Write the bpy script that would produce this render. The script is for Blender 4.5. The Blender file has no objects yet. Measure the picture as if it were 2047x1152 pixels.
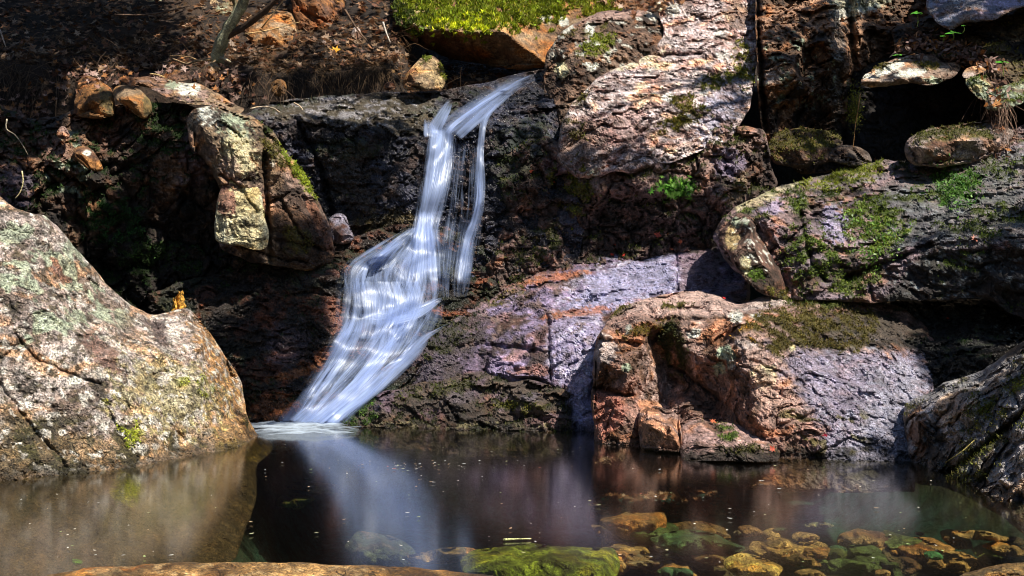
import bpy, math, random
import numpy as np
from mathutils import Vector
from mathutils.bvhtree import BVHTree
from mathutils.geometry import delaunay_2d_cdt

# ---------------------------------------------------------------- scene, camera, world, sun
scene = bpy.context.scene
COL = scene.collection
CAMZ, F = 0.8, 2195.0                      # camera height and focal length in photo pixels
cam_d = bpy.data.cameras.new('camera'); cam = bpy.data.objects.new('camera', cam_d)
COL.objects.link(cam); scene.camera = cam
cam_d.sensor_width = 36.0; cam_d.lens = 36.0*F/2047.0
cam.location = (0, 0, CAMZ); cam.rotation_euler = (math.radians(90), 0, 0)
cam_d.clip_start = 0.05; cam_d.clip_end = 500

SUN_EL, SUN_AZ = 52.0, 46.0                # azimuth: degrees from -Y (camera back) towards +X
se, sa = math.radians(SUN_EL), math.radians(SUN_AZ)
SUN = np.array([math.cos(se)*math.sin(sa), -math.cos(se)*math.cos(sa), math.sin(se)])
world = bpy.data.worlds.new('World'); scene.world = world; world.use_nodes = True
wn = world.node_tree.nodes; wl = world.node_tree.links
bg = wn['Background']; sky = wn.new('ShaderNodeTexSky'); sky.sky_type = 'NISHITA'
sky.sun_disc = False; sky.sun_elevation = se
sky.sun_rotation = math.atan2(SUN[0], SUN[1])
sky.air_density = 1.2; sky.dust_density = 0.4; sky.ozone_density = 2.0
wl.new(sky.outputs[0], bg.inputs[0]); bg.inputs[1].default_value = 0.055
sl = bpy.data.lights.new('sun', 'SUN'); so = bpy.data.objects.new('sun', sl); COL.objects.link(so)
sl.energy = 5.0; sl.angle = math.radians(0.5); sl.color = (1.0, 0.90, 0.77)
so.rotation_euler = Vector(SUN).to_track_quat('Z', 'Y').to_euler()
so.location = (3, -2, 12)
vs = scene.view_settings; scene.display_settings.display_device = 'sRGB'
vs.view_transform = 'Standard'; vs.look = 'None'; vs.exposure = 0.72; vs.gamma = 1.0
scene.cycles.use_denoising = True; scene.cycles.pixel_filter_type = 'BLACKMAN_HARRIS'; scene.cycles.filter_width = 1.0
scene.cycles.max_bounces = 8; scene.cycles.diffuse_bounces = 3; scene.cycles.glossy_bounces = 3
scene.cycles.transparent_max_bounces = 16; scene.cycles.caustics_reflective = False
scene.cycles.caustics_refractive = False

# ---------------------------------------------------------------- helpers
def at(px, py, Y): return np.array([(px-1023.5)/F*Y, Y, CAMZ-(py-576.0)/F*Y])
def lin(r, g, b):
    f = lambda c: (c/255.0/12.92 if c <= 10 else ((c/255.0+0.055)/1.055)**2.4)
    return np.array([f(r), f(g), f(b)])
_rs = np.random.RandomState(7)
PERM = np.concatenate([_rs.permutation(256)]*3)
_g = _rs.normal(size=(256, 3)); GR = _g/np.linalg.norm(_g, axis=1)[:, None]
def perlin(p):
    p = np.asarray(p, float); i = np.floor(p).astype(int); f = p-i; i &= 255
    u = f*f*f*(f*(f*6-15)+10); r = 0
    for dx in (0, 1):
        for dy in (0, 1):
            for dz in (0, 1):
                h = PERM[PERM[PERM[i[:, 0]+dx]+i[:, 1]+dy]+i[:, 2]+dz]
                g = GR[h]; d = (g*(f-np.array([dx, dy, dz]))).sum(1)
                w = (u[:, 0] if dx else 1-u[:, 0])*(u[:, 1] if dy else 1-u[:, 1])*(u[:, 2] if dz else 1-u[:, 2])
                r = r+w*d
    return r*1.6
def fbm(p, oct=4, gain=0.5, seed=0.0):
    p = np.asarray(p, float)+seed*17.13; a = 1.0; s = 0; t = 0
    for _ in range(oct):
        s = s+a*perlin(p); t += a; a *= gain; p = p*2.03+5.7
    return s/t*1.4
def ridged(p, oct=3, seed=0.0):
    p = np.asarray(p, float)+seed*9.7; a = 1.0; s = 0; t = 0
    for _ in range(oct):
        s = s+a*(1-2*np.abs(perlin(p))); t += a; a *= 0.5; p = p*2.1+3.3
    return s/t
def facets(p, seed=0):
    """voronoi cells, each a tilted plane: broken, blocky rock. returns (height, distance to the cell edge)"""
    i0 = np.floor(p).astype(int); N = len(p)
    b1 = np.full(N, 9.0); b2 = np.full(N, 9.0); hh = np.zeros(N, int); vec = np.zeros((N, 3))
    for dx in (-1, 0, 1):
        for dy in (-1, 0, 1):
            for dz in (-1, 0, 1):
                c = i0+np.array([dx, dy, dz]); k = (c+seed*31) & 255
                h = PERM[PERM[PERM[k[:, 0]]+k[:, 1]]+k[:, 2]]
                o = c+0.5+GR[h]*0.45; v = p-o; d = (v*v).sum(1)
                n = d < b1
                b2 = np.where(n, b1, np.minimum(b2, d)); b1 = np.where(n, d, b1)
                hh = np.where(n, h, hh); vec = np.where(n[:, None], v, vec)
    tilt = GR[(hh*7+13) & 255]
    return (tilt*vec).sum(1)*0.8+GR[(hh*3+5) & 255][:, 0]*0.35, np.sqrt(b2)-np.sqrt(b1)
def sstep(a, b, x):
    t = np.clip((x-a)/(b-a), 0, 1); return t*t*(3-2*t)
def crom(P, n):
    """catmull-rom through rows of P"""
    P = np.asarray(P, float); Q = np.vstack([2*P[0]-P[1], P, 2*P[-1]-P[-2]]); t = np.linspace(0, len(P)-1-1e-6, n)
    i = t.astype(int); f = (t-i)[:, None]
    a, b, c, d = Q[i], Q[i+1], Q[i+2], Q[i+3]
    return 0.5*((2*b)+(c-a)*f+(2*a-5*b+4*c-d)*f*f+(3*b-a-3*c+d)*f**3)
def rough_outline(poly, amp, seed, step=6.0):
    P = np.asarray(poly, float); out = []
    for k in range(len(P)):
        a, b = P[k], P[(k+1) % len(P)]; n = max(1, int(np.hypot(*(b-a))/step))
        for j in range(n): out.append(a+(b-a)*j/n)
    O = np.array(out)
    for _ in range(2): O = (np.roll(O, 1, 0)+2*O+np.roll(O, -1, 0))/4
    q = np.column_stack([O/60.0, np.full(len(O), seed*3.7)]); q2 = np.column_stack([O/14.0, np.full(len(O), seed*1.7)])
    o1 = np.column_stack([fbm(q, 3, seed=1), fbm(q+40, 3, seed=2)]); o2 = np.column_stack([fbm(q2, 2, seed=3), fbm(q2+40, 2, seed=4)])
    return O+amp*(1.6*o1+0.5*o2)
def poly_dist(P, poly):
    """signed distance (inside positive), nearest point"""
    A = poly; B = np.roll(poly, -1, 0); D = np.full(len(P), 1e9); NP_ = np.zeros((len(P), 2)); ins = np.zeros(len(P), bool)
    for a, b in zip(A, B):
        e = b-a; L = max(e@e, 1e-9); t = np.clip(((P-a)@e)/L, 0, 1); q = a+t[:, None]*e; d = ((P-q)**2).sum(1)
        m = d < D; D = np.where(m, d, D); NP_[m] = q[m]
        if a[1] != b[1]:
            c = ((a[1] > P[:, 1]) != (b[1] > P[:, 1])); xi = (b[0]-a[0])*(P[:, 1]-a[1])/(b[1]-a[1])+a[0]
            ins ^= c & (P[:, 0] < xi)
    D = np.sqrt(D); return np.where(ins, D, -D), NP_
def line_dist(P, pts):
    D = np.full(len(P), 1e9); pts = np.asarray(pts, float)
    for a, b in zip(pts[:-1], pts[1:]):
        e = b-a; t = np.clip(((P-a)@e)/max(e@e, 1e-9), 0, 1); D = np.minimum(D, ((P-(a+t[:, None]*e))**2).sum(1))
    return np.sqrt(D)
def interp_facets(ctrl, Q):
    """piecewise planar 1/depth between control points, RBF outside their hull"""
    C = np.asarray(ctrl, float); xy = C[:, :2]; z = 1.0/C[:, 2]
    n = len(C); R = np.hypot(xy[:, None, 0]-xy[None, :, 0], xy[:, None, 1]-xy[None, :, 1])
    M = np.zeros((n+3, n+3)); M[:n, :n] = R; M[:n, n:] = np.column_stack([np.ones(n), xy/1000]); M[n:, :n] = M[:n, n:].T
    w = np.linalg.lstsq(M, np.concatenate([z, [0, 0, 0]]), rcond=None)[0]
    out = np.empty(len(Q))
    for s in range(0, len(Q), 20000):
        q = Q[s:s+20000]; r = np.hypot(q[:, None, 0]-xy[None, :, 0], q[:, None, 1]-xy[None, :, 1])
        out[s:s+20000] = r@w[:n]+np.column_stack([np.ones(len(q)), q/1000])@w[n:]
    v, e, f, _, _, _ = delaunay_2d_cdt([Vector((float(a), float(b))) for a, b in xy], [], [], 0, 1e-6)
    lin_ = np.full(len(Q), np.nan)
    for t in f:
        a, b, c = xy[t[0]], xy[t[1]], xy[t[2]]
        det = (b[0]-a[0])*(c[1]-a[1])-(c[0]-a[0])*(b[1]-a[1])
        if abs(det) < 1e-6: continue
        l1 = ((Q[:, 0]-a[0])*(c[1]-a[1])-(c[0]-a[0])*(Q[:, 1]-a[1]))/det
        l2 = ((b[0]-a[0])*(Q[:, 1]-a[1])-(Q[:, 0]-a[0])*(b[1]-a[1]))/det
        m = (l1 >= -1e-6) & (l2 >= -1e-6) & (l1+l2 <= 1+1e-6)
        lin_[m] = z[t[0]]+l1[m]*(z[t[1]]-z[t[0]])+l2[m]*(z[t[2]]-z[t[0]])
    out = np.where(np.isnan(lin_), out, lin_*0.7+out*0.3)
    return 1.0/np.clip(out, 1/14.0, 1/1.5)

def link(o, parent=None):
    COL.objects.link(o)
    if parent: o.parent = parent
    return o
def mesh_obj(name, V, Fc, mat=None, parent=None, col=None, smooth=True, uv=None):
    me = bpy.data.meshes.new(name); V = np.asarray(V, np.float32); Fc = np.asarray(Fc, np.int32)
    me.vertices.add(len(V)); me.vertices.foreach_set('co', V.ravel())
    k = Fc.shape[1]; me.loops.add(Fc.size); me.loops.foreach_set('vertex_index', Fc.ravel())
    me.polygons.add(len(Fc)); me.polygons.foreach_set('loop_start', np.arange(0, Fc.size, k, dtype=np.int32))
    me.polygons.foreach_set('use_smooth', np.full(len(Fc), smooth))
    if col is not None:
        a = me.color_attributes.new('col', 'FLOAT_COLOR', 'POINT'); a.data.foreach_set('color', np.asarray(col, np.float32).ravel())
    if uv is not None:
        u = me.uv_layers.new(name='uv'); u.data.foreach_set('uv', np.asarray(uv, np.float32)[Fc.ravel()].ravel())
    me.update(calc_edges=True); me.validate()
    if mat: me.materials.append(mat)
    return link(bpy.data.objects.new(name, me), parent)
def tag(o, label=None, cat=None, group=None, kind=None):
    if label: o['label'] = label
    if cat: o['category'] = cat
    if group: o['group'] = group
    if kind: o['kind'] = kind
    return o
def empty(name, loc):
    o = bpy.data.objects.new(name, None); COL.objects.link(o); o.location = loc; o.empty_display_size = 0.1; return o

# ---------------------------------------------------------------- materials
def new_mat(name):
    m = bpy.data.materials.new(name); m.use_nodes = True; nt = m.node_tree
    return m, nt, nt.nodes['Principled BSDF']
def N(nt, typ, **kw):
    n = nt.nodes.new(typ)
    for k, v in kw.items():
        if k.startswith('i_'):
            key = k[2:]; n.inputs[int(key) if key.isdigit() else key.replace('_', ' ')].default_value = v
        else: setattr(n, k, v)
    return n
def noise(nt, vec, scale, detail=4, rough=0.6, dist=0.0):
    n = N(nt, 'ShaderNodeTexNoise', i_Scale=scale, i_Detail=detail, i_Roughness=rough, i_Distortion=dist)
    nt.links.new(vec, n.inputs['Vector']); return n.outputs['Fac']
def mrange(nt, v, a, b, c=0.0, d=1.0):
    n = N(nt, 'ShaderNodeMapRange'); n.clamp = True
    for i, x in zip((1, 2, 3, 4), (a, b, c, d)): n.inputs[i].default_value = x
    nt.links.new(v, n.inputs[0]); return n.outputs[0]
def math_(nt, op, a, b):
    n = N(nt, 'ShaderNodeMath', operation=op)
    for i, x in ((0, a), (1, b)):
        if isinstance(x, (int, float)): n.inputs[i].default_value = x
        else: nt.links.new(x, n.inputs[i])
    return n.outputs[0]
def mixc(nt, fac, a, b, mode='MIX'):
    n = N(nt, 'ShaderNodeMix', data_type='RGBA', blend_type=mode)
    for i, x in ((0, fac), (6, a), (7, b)):
        if isinstance(x, (int, float)): n.inputs[i].default_value = x
        elif isinstance(x, (tuple, list)): n.inputs[i].default_value = (*x[:3], 1)
        else: nt.links.new(x, n.inputs[i])
    return n.outputs[2]
def rock_mat(name, fine=1.0, bump=0.6, contrast=0.55, crystal=0.25, hf=0.3, sat=1.0):
    """granite: vertex albedo x mineral speckle, crystals, cracks; roughness in the alpha of the colour layer"""
    m, nt, b = new_mat(name); L = nt.links.new
    at_ = N(nt, 'ShaderNodeAttribute', attribute_name='col'); ge = N(nt, 'ShaderNodeNewGeometry'); pos = ge.outputs['Position']
    n1 = noise(nt, pos, 55*fine, 5, 0.72); n2 = noise(nt, pos, 160*fine, 3, 0.7); n3 = noise(nt, pos, 14*fine, 5, 0.65, 0.6)
    dark = mrange(nt, n2, 0.36, 0.62, 1-contrast, 1.5); c = mixc(nt, 1.0, at_.outputs['Color'], dark, 'MULTIPLY')
    d2 = mrange(nt, n1, 0.34, 0.64, 1-contrast*0.8, 1.45); c = mixc(nt, 1.0, c, d2, 'MULTIPLY')
    d3 = mrange(nt, n3, 0.34, 0.66, 0.5, 1.4); c = mixc(nt, 1.0, c, d3, 'MULTIPLY')
    hue = noise(nt, pos, 30*fine, 3, 0.6); c = mixc(nt, mrange(nt, hue, 0.45, 0.7, 0, 0.35), c, mixc(nt, 1.0, c, (1.25, 0.95, 0.7), 'MULTIPLY'))
    cr = mrange(nt, noise(nt, pos, 95*fine, 2, 0.8), 0.6, 0.72, 0, crystal); c = mixc(nt, cr, c, mixc(nt, 1.0, c, (1.9, 1.85, 1.8), 'MULTIPLY'))
    vo = N(nt, 'ShaderNodeTexVoronoi', feature='DISTANCE_TO_EDGE', i_Scale=7.0*fine)
    wp = N(nt, 'ShaderNodeVectorMath', operation='ADD'); nz = N(nt, 'ShaderNodeTexNoise', i_Scale=6.0, i_Detail=4.0)
    sc_ = N(nt, 'ShaderNodeVectorMath', operation='SCALE'); sc_.inputs['Scale'].default_value = 0.35
    L(pos, nz.inputs['Vector']); L(nz.outputs['Color'], sc_.inputs[0]); L(pos, wp.inputs[0]); L(sc_.outputs[0], wp.inputs[1]); L(wp.outputs[0], vo.inputs['Vector'])
    crack = mrange(nt, vo.outputs['Distance'], 0.0, 0.035, 1, 0)
    crack = math_(nt, 'MULTIPLY', crack, mrange(nt, noise(nt, pos, 3.5, 2), 0.5, 0.62))
    c = mixc(nt, math_(nt, 'MULTIPLY', crack, 0.75), c, (0.018, 0.014, 0.01))
    L(c, b.inputs['Base Color'])
    r = math_(nt, 'ADD', at_.outputs['Alpha'], mrange(nt, n1, 0.3, 0.7, -0.1, 0.12)); L(r, b.inputs['Roughness'])
    b.inputs['IOR'].default_value = 1.6 if 'wet' in name else 1.45
    h = math_(nt, 'ADD', math_(nt, 'MULTIPLY', n1, 0.55), math_(nt, 'MULTIPLY', n2, hf)); h = math_(nt, 'ADD', h, math_(nt, 'MULTIPLY', n3, 1.4))
    h = math_(nt, 'SUBTRACT', h, math_(nt, 'MULTIPLY', crack, 0.6))
    bp = N(nt, 'ShaderNodeBump', i_Strength=bump, i_Distance=0.02); L(h, bp.inputs['Height']); L(bp.outputs[0], b.inputs['Normal'])
    return m
M_DRY = rock_mat('granite_dry', 1.0, 0.95, 0.7, 0.3, 0.45); M_WET = rock_mat('granite_wet', 1.0, 1.0, 0.6, 0.2, 0.7); M_BIG = rock_mat('granite_boulder', 0.8, 0.9, 0.9, 0.45, 0.4)
def leafy_mat(name, rough=0.7, trans=0.3):
    m, nt, b = new_mat(name); at_ = N(nt, 'ShaderNodeAttribute', attribute_name='col')
    ge = N(nt, 'ShaderNodeNewGeometry'); n = noise(nt, ge.outputs['Position'], 70, 3)
    c = mixc(nt, 1.0, at_.outputs['Color'], mrange(nt, n, 0.3, 0.7, 0.6, 1.4), 'MULTIPLY')
    nt.links.new(c, b.inputs['Base Color']); b.inputs['Roughness'].default_value = rough
    tr = N(nt, 'ShaderNodeBsdfTranslucent'); mx = N(nt, 'ShaderNodeMixShader', i_0=trans)
    nt.links.new(c, tr.inputs[0]); nt.links.new(b.outputs[0], mx.inputs[1]); nt.links.new(tr.outputs[0], mx.inputs[2])
    nt.links.new(mx.outputs[0], nt.nodes['Material Output'].inputs[0]); return m
M_MOSS = leafy_mat('moss', 0.85, 0.35); M_LEAF = leafy_mat('leaf', 0.5, 0.3); M_BARK = rock_mat('bark', 1.5, 0.6, 0.6, 0.1)
def soil_mat():
    m, nt, b = new_mat('soil'); at_ = N(nt, 'ShaderNodeAttribute', attribute_name='col'); ge = N(nt, 'ShaderNodeNewGeometry'); pos = ge.outputs['Position']
    n1 = noise(nt, pos, 30, 5, 0.7); n2 = noise(nt, pos, 6, 3)
    c = mixc(nt, 1.0, at_.outputs['Color'], mrange(nt, n1, 0.35, 0.65, 0.4, 1.5), 'MULTIPLY'); c = mixc(nt, mrange(nt, n2, 0.45, 0.6), c, mixc(nt, 1.0, c, (0.6, 0.5, 0.4), 'MULTIPLY'))
    nt.links.new(c, b.inputs['Base Color']); b.inputs['Roughness'].default_value = 0.9
    bp = N(nt, 'ShaderNodeBump', i_Strength=0.9, i_Distance=0.04); nt.links.new(n1, bp.inputs['Height']); nt.links.new(bp.outputs[0], b.inputs['Normal']); return m
M_SOIL = soil_mat()
# ---------------------------------------------------------------- rock builder
PINK = (.40, .28, .25); PALE = (.58, .50, .48); BROWN = (.15, .08, .05); DKB = (.045, .028, .02); ORANGE = (.32, .15, .045)
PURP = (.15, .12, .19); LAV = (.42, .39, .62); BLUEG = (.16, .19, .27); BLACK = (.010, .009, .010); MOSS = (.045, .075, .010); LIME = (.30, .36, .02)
OLIVE = (.11, .10, .018); LICH = (.72, .76, .70); LICHG = (.36, .44, .33); RUST = (.42, .15, .06); TAN = (.34, .25, .16); CREAM = (.70, .66, .42)
COLLIDE = []            # (verts, faces) of every solid front, for water and leaves that lie on rock
BLADES = {}             # rock object -> list of blade arrays
def mossy_blades(P, Nn, C, seed, L=(0.007, 0.018)):
    r = np.random.RandomState(seed); n = len(P)
    d = Nn*0.8+r.normal(size=(n, 3))*0.6+np.array([0, 0, 0.35]); d /= np.linalg.norm(d, axis=1)[:, None]
    s = np.cross(d, r.normal(size=(n, 3))); s /= np.linalg.norm(s, axis=1)[:, None]
    ln = r.uniform(L[0], L[1], n)[:, None]; w = ln*0.30
    V = np.stack([P-s*w, P+s*w, P+d*ln+r.normal(size=(n, 3))*0.002], 1).reshape(-1, 3)
    Cc = np.clip(C*r.uniform(0.55, 1.6, (n, 1))*(1+r.normal(size=(n, 3))*0.08), 0, 1)
    Cc = np.repeat(np.column_stack([Cc, np.ones(n)]), 3, 0); return V, Cc
def add_blades(parent, parts, name='moss'):
    V = np.concatenate([p[0] for p in parts]); C = np.concatenate([p[1] for p in parts])
    return tag(mesh_obj(name, V, np.arange(len(V)).reshape(-1, 3), M_MOSS, parent, C, smooth=False), kind='stuff')
def rock(name, label, outline, ctrl, pal, T=0.5, R=0.10, amp=(.05, .02, .03, .006), cell=.25, strata=(1, 1, 1), tilt=0.0, rough=0.7, mat=None,
         paint=(), cracks=(), moss=None, step=3.0, seed=0, rag=3.0, cat='rock', group=None, grain=.012, blades=1.0, pf=2.0, top_rough=None, kind=None, rest=None):
    O = rough_outline(outline, rag, seed); ctrl = np.asarray(ctrl, float)
    if rest: ctrl[:, 2] *= gY(*rest)/interp_facets(ctrl, np.array([rest], float))[0]
    x0, y0 = O.min(0)-step; x1, y1 = O.max(0)+step
    x0, y0, x1, y1 = max(x0, -260), max(y0, -160), min(x1, 2300), min(y1, 1330)
    gx = np.arange(x0, x1+step, step); gy = np.arange(y0, y1+step, step); nx, ny = len(gx), len(gy)
    GX, GY = np.meshgrid(gx, gy); Q = np.column_stack([GX.ravel(), GY.ravel()])
    sd, near = poly_dist(Q, O)
    ins = (sd > 0).reshape(ny, nx)
    cell_m = ins[:-1, :-1] & ins[:-1, 1:] & ins[1:, :-1] & ins[1:, 1:]
    anyc = ins[:-1, :-1] | ins[:-1, 1:] | ins[1:, :-1] | ins[1:, 1:]
    idx = np.arange(ny*nx).reshape(ny, nx)
    fc = np.stack([idx[:-1, :-1], idx[1:, :-1], idx[1:, 1:], idx[:-1, 1:]], -1)[anyc]
    used = np.unique(fc); mp = -np.ones(ny*nx, int); mp[used] = np.arange(len(used)); fc = mp[fc]
    q = Q[used].copy(); d = sd[used]; out = d <= 0; q[out] = near[used][out]; d = np.maximum(d, 0)
    warp = np.column_stack([q/45.0, np.full(len(q), seed*2.3)])
    qw = q+np.column_stack([fbm(warp, 3, seed=5), fbm(warp+31, 3, seed=6)])*9.0
    Y = interp_facets(ctrl, qw)
    R = R*0.55; Rpx = R*F/Y; t = np.clip(d/Rpx, 0, 1); edge = R*(1-np.sqrt(np.clip(1-(1-t)**2, 0, 1)))
    P0 = np.column_stack([(q[:, 0]-1023.5)/F*Y, Y, CAMZ-(q[:, 1]-576)/F*Y]); S = P0+seed*3.1
    fade = sstep(0, 0.6, t)*0.8+0.2
    ct, st = math.cos(tilt), math.sin(tilt)
    Sf = S.copy(); Sf[:, 0] = S[:, 0]*ct+S[:, 2]*st; Sf[:, 2] = -S[:, 0]*st+S[:, 2]*ct
    Sw = Sf+0.06*np.column_stack([fbm(S*5, 2, seed=k) for k in (11, 12, 13)])
    f1, e1 = facets(Sw/cell/np.array(strata), seed); f2, e2 = facets(Sw/(cell*0.38)/np.array(strata)+9, seed+3)
    f3, e3 = facets(Sw/(cell*0.17)/np.array(strata)+4, seed+5)
    rg = ridged(S*5.5, 4, seed=seed)
    disp = amp[0]*fbm(S*2.0, 3, seed=1)-amp[2]*(f1+0.5*f2+0.22*f3)+amp[1]*(fbm(S*9, 4, 0.6, seed=2)-0.5*rg)+amp[3]*fbm(S*38, 3, 0.7, seed=3)
    disp -= grain*ridged(np.column_stack([Sw[:, 0]*3.2, Sw[:, 1]*3.2, Sw[:, 2]*15]), 3, seed=seed+2)
    disp += amp[2]*0.38*np.exp(-(e1/0.07)**2)+amp[2]*0.32*np.exp(-(e2/0.10)**2)
    for pts, w, dep in cracks:
        cd = line_dist(q+np.column_stack([fbm(warp*3, 2, seed=8), fbm(warp*3, 2, seed=9)])*4, pts)
        disp += dep*np.exp(-(cd/w)**2)
    Y2 = np.maximum(Y+disp*fade+edge, 1.3)
    V = np.column_stack([(q[:, 0]-1023.5)/F*Y2, Y2, CAMZ-(q[:, 1]-576)/F*Y2])
    # normals of the front
    tri = np.concatenate([fc[:, [0, 1, 2]], fc[:, [0, 2, 3]]]); fn = np.cross(V[tri[:, 1]]-V[tri[:, 0]], V[tri[:, 2]]-V[tri[:, 0]])
    nn = np.zeros_like(V); [np.add.at(nn, tri[:, k], fn) for k in range(3)]; nn /= np.linalg.norm(nn, axis=1)[:, None]+1e-12
    if (nn*(-V+np.array([0, 0, CAMZ]))).sum() < 0: nn = -nn
    # colour
    c1, c2, c3 = [np.array(c) for c in pal]; n1 = fbm(S*pf, 4, seed=21)[:, None]; n2 = fbm(S*pf*2.6, 4, 0.65, seed=22)[:, None]
    C = c1+(c2-c1)*sstep(-.22, .22, n1); C = C+(c3-C)*sstep(0.02, .33, n2)
    C = C*(1-0.25*np.exp(-(e1/0.04)**2)-0.25*np.exp(-(e2/0.05)**2))[:, None]*(1+0.55*np.clip(f2, -.6, .6)+0.5*np.clip(f3, -.5, .5))[:, None]
    C = C*(1+np.array([.5, .12, -.25])*sstep(.1, .45, fbm(np.column_stack([Sw[:, 0]*3, Sw[:, 1]*3, Sw[:, 2]*9]), 3, seed=24))[:, None])
    rgh = np.full(len(q), rough)+0.15*fbm(S*4, 3, seed=23)
    if top_rough is not None: rgh = rgh+(top_rough-rough)*sstep(.3, .8, nn[:, 2])
    mm = np.zeros(len(q)); mcol = np.tile(np.array(MOSS), (len(q), 1))
    if moss:
        thr, mc, ms = moss; mm = sstep(thr, thr+.22, nn[:, 2]*0.9+0.75*fbm(S*3.0, 4, 0.6, seed=31)+0.2*fbm(S*14, 2, seed=33))*ms
        mcol = np.array(mc)*(1+0.5*fbm(S*8, 3, seed=32))[:, None]
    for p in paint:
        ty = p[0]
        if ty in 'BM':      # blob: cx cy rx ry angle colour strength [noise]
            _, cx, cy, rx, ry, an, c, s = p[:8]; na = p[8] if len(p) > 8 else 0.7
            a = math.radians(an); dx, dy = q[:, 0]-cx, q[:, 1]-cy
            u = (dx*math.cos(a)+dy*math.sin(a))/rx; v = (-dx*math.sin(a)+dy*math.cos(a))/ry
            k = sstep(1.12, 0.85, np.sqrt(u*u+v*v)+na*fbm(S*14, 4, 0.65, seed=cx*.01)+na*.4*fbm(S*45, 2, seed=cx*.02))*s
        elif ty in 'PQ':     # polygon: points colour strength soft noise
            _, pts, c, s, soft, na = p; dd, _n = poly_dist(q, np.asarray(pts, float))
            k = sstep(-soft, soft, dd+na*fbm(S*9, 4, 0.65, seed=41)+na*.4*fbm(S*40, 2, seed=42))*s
        elif ty == 'S':      # scattered spots in a blob: cx cy rx ry colour strength scale thr
            _, cx, cy, rx, ry, c, s, sc_, th = p; u = (q[:, 0]-cx)/rx; v = (q[:, 1]-cy)/ry
            k = sstep(1.1, .8, np.sqrt(u*u+v*v))*sstep(th, th+.07, fbm(S*sc_, 3, 0.6, seed=cx*.013+sc_))*s
        elif ty == 'R':      # roughness blob
            _, cx, cy, rx, ry, an, val = p; a = math.radians(an); dx, dy = q[:, 0]-cx, q[:, 1]-cy
            u = (dx*math.cos(a)+dy*math.sin(a))/rx; v = (-dx*math.sin(a)+dy*math.cos(a))/ry
            k = sstep(1.2, .7, np.sqrt(u*u+v*v)+.4*fbm(S*9, 3, seed=51)); rgh = rgh*(1-k)+val*k; continue
        if ty in 'MQ':
            mcol = np.where((k > mm)[:, None], np.array(c)*(1+0.5*fbm(S*8, 3, seed=32))[:, None], mcol); mm = np.maximum(mm, k)
        else: C = C+(np.array(c)*(1+0.25*n2)-C)*k[:, None]
    mm = mm*sstep(-.34, .02, fbm(S*13, 3, .6, seed=35))
    C = C+(mcol*0.8-C)*np.clip(mm, 0, 1)[:, None]; rgh = rgh+(0.85-rgh)*mm; V = V+nn*(mm*(.008+.010*fbm(S*11, 2, seed=36)))[:, None]*np.where(d > 0, 1, 0)[:, None]
    wb = sstep(.055, .015, V[:, 2]+.03*fbm(S*9, 3, seed=61))*sstep(-.09, -.03, V[:, 2]); C = C*(1-.6*wb)[:, None]; rgh = rgh+(.22-rgh)*wb*.8   # the wet band the pool leaves on stone
    cola = np.column_stack([np.clip(C, 0.002, 0.9), np.clip(rgh, 0.12, 0.95)])
    # back skin
    kk = np.clip(d/(max(T, .02)*F/Y*0.9), 0, 1); Yb = Y2.max()*0+Y2+np.where(d > 0, 0.04+T*np.sqrt(kk), 0)
    rim = out; nb = np.where(rim, np.arange(len(q)), 0); bi = np.full(len(q), -1); isb = ~rim
    bi[isb] = len(q)+np.arange(isb.sum()); bi[rim] = np.arange(len(q))[rim]
    VB = np.column_stack([(q[:, 0]-1023.5)/F*Yb, Yb, CAMZ-(q[:, 1]-576)/F*Yb])[isb]
    V_all = np.vstack([V, VB]); fb = bi[fc[:, ::-1]]
    F_all = np.vstack([fc, fb]); c_all = np.vstack([cola, cola[isb]])
    o = mesh_obj(name, V_all, F_all, mat or M_DRY, None, c_all, smooth=False)
    tag(o, label, cat, group, kind)
    COLLIDE.append((V, fc))
    if blades and mm.max() > .3:
        r = np.random.RandomState(seed+99); area = 1.0
        pr = np.clip((mm-.35)*1.6, 0, 1)*blades*(step/3.0)**2*(3.2); cnt = r.poisson(np.clip(pr, 0, 8)*(d > 2))
        ii = np.repeat(np.arange(len(q)), cnt)
        if len(ii) > 40:
            jit = r.normal(size=(len(ii), 3))*0.006; cc = mcol[ii]*1.25
            L0 = (0.0034 if name == 'mossy_boulder' else 0.0022)*V[ii].mean(0)[1]/2
            add_blades(o, [mossy_blades(V[ii]+jit, nn[ii], cc, seed, (L0, L0*2.6))])
    return o
# ---------------------------------------------------------------- ground sheet: pool bed, banks, ravine sides, far slope
def ground_h(x, y):
    p = np.column_stack([x, y, np.zeros_like(x)])
    ds = np.where(x < 0.35, 3.7, 4.5)+0.25*np.sin(x*3)
    bed = -0.24-0.80*sstep(0, 1.0, y-ds)*sstep(-1.9, -1.2, x)*sstep(3.6, 2.2, x)-0.05*sstep(3.5, 6, y)
    wl_ = 1-sstep(-0.95, -0.75, x); fr = 2.5-0.30*(1-wl_)
    back = np.where(y < 8.2, -1.0, -1.0+(fr+1.0)*sstep(8.2, 8.62, y)); back = np.where(y > 8.6, fr+(y-8.6)*(0.40+0.22*wl_), back)
    back = np.where(x > 0.55, np.where(y < 9.9, -1.0, 2.6+(y-9.9)*0.6), back); back = np.where(y > 15, back-(y-15)*0.35, back)
    left = (-x-2.9-0.30*np.abs(y-4))*1.1-0.3*(y < 0); right = (x-3.2-0.25*np.abs(y-4))*1.3
    near = (1.6-y)*0.35-0.45
    k = np.maximum.reduce([bed, np.minimum(back, 60), np.minimum(left, 9+0.05*np.abs(x)), np.minimum(right, 10+0.05*np.abs(x)), np.minimum(near, 0.35+0.02*np.abs(y))])
    return k+0.10*fbm(p*0.9, 4, seed=3)*(0.25+0.75*sstep(-0.3, 0.6, k))+0.03*fbm(p*5, 3, seed=4)
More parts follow.
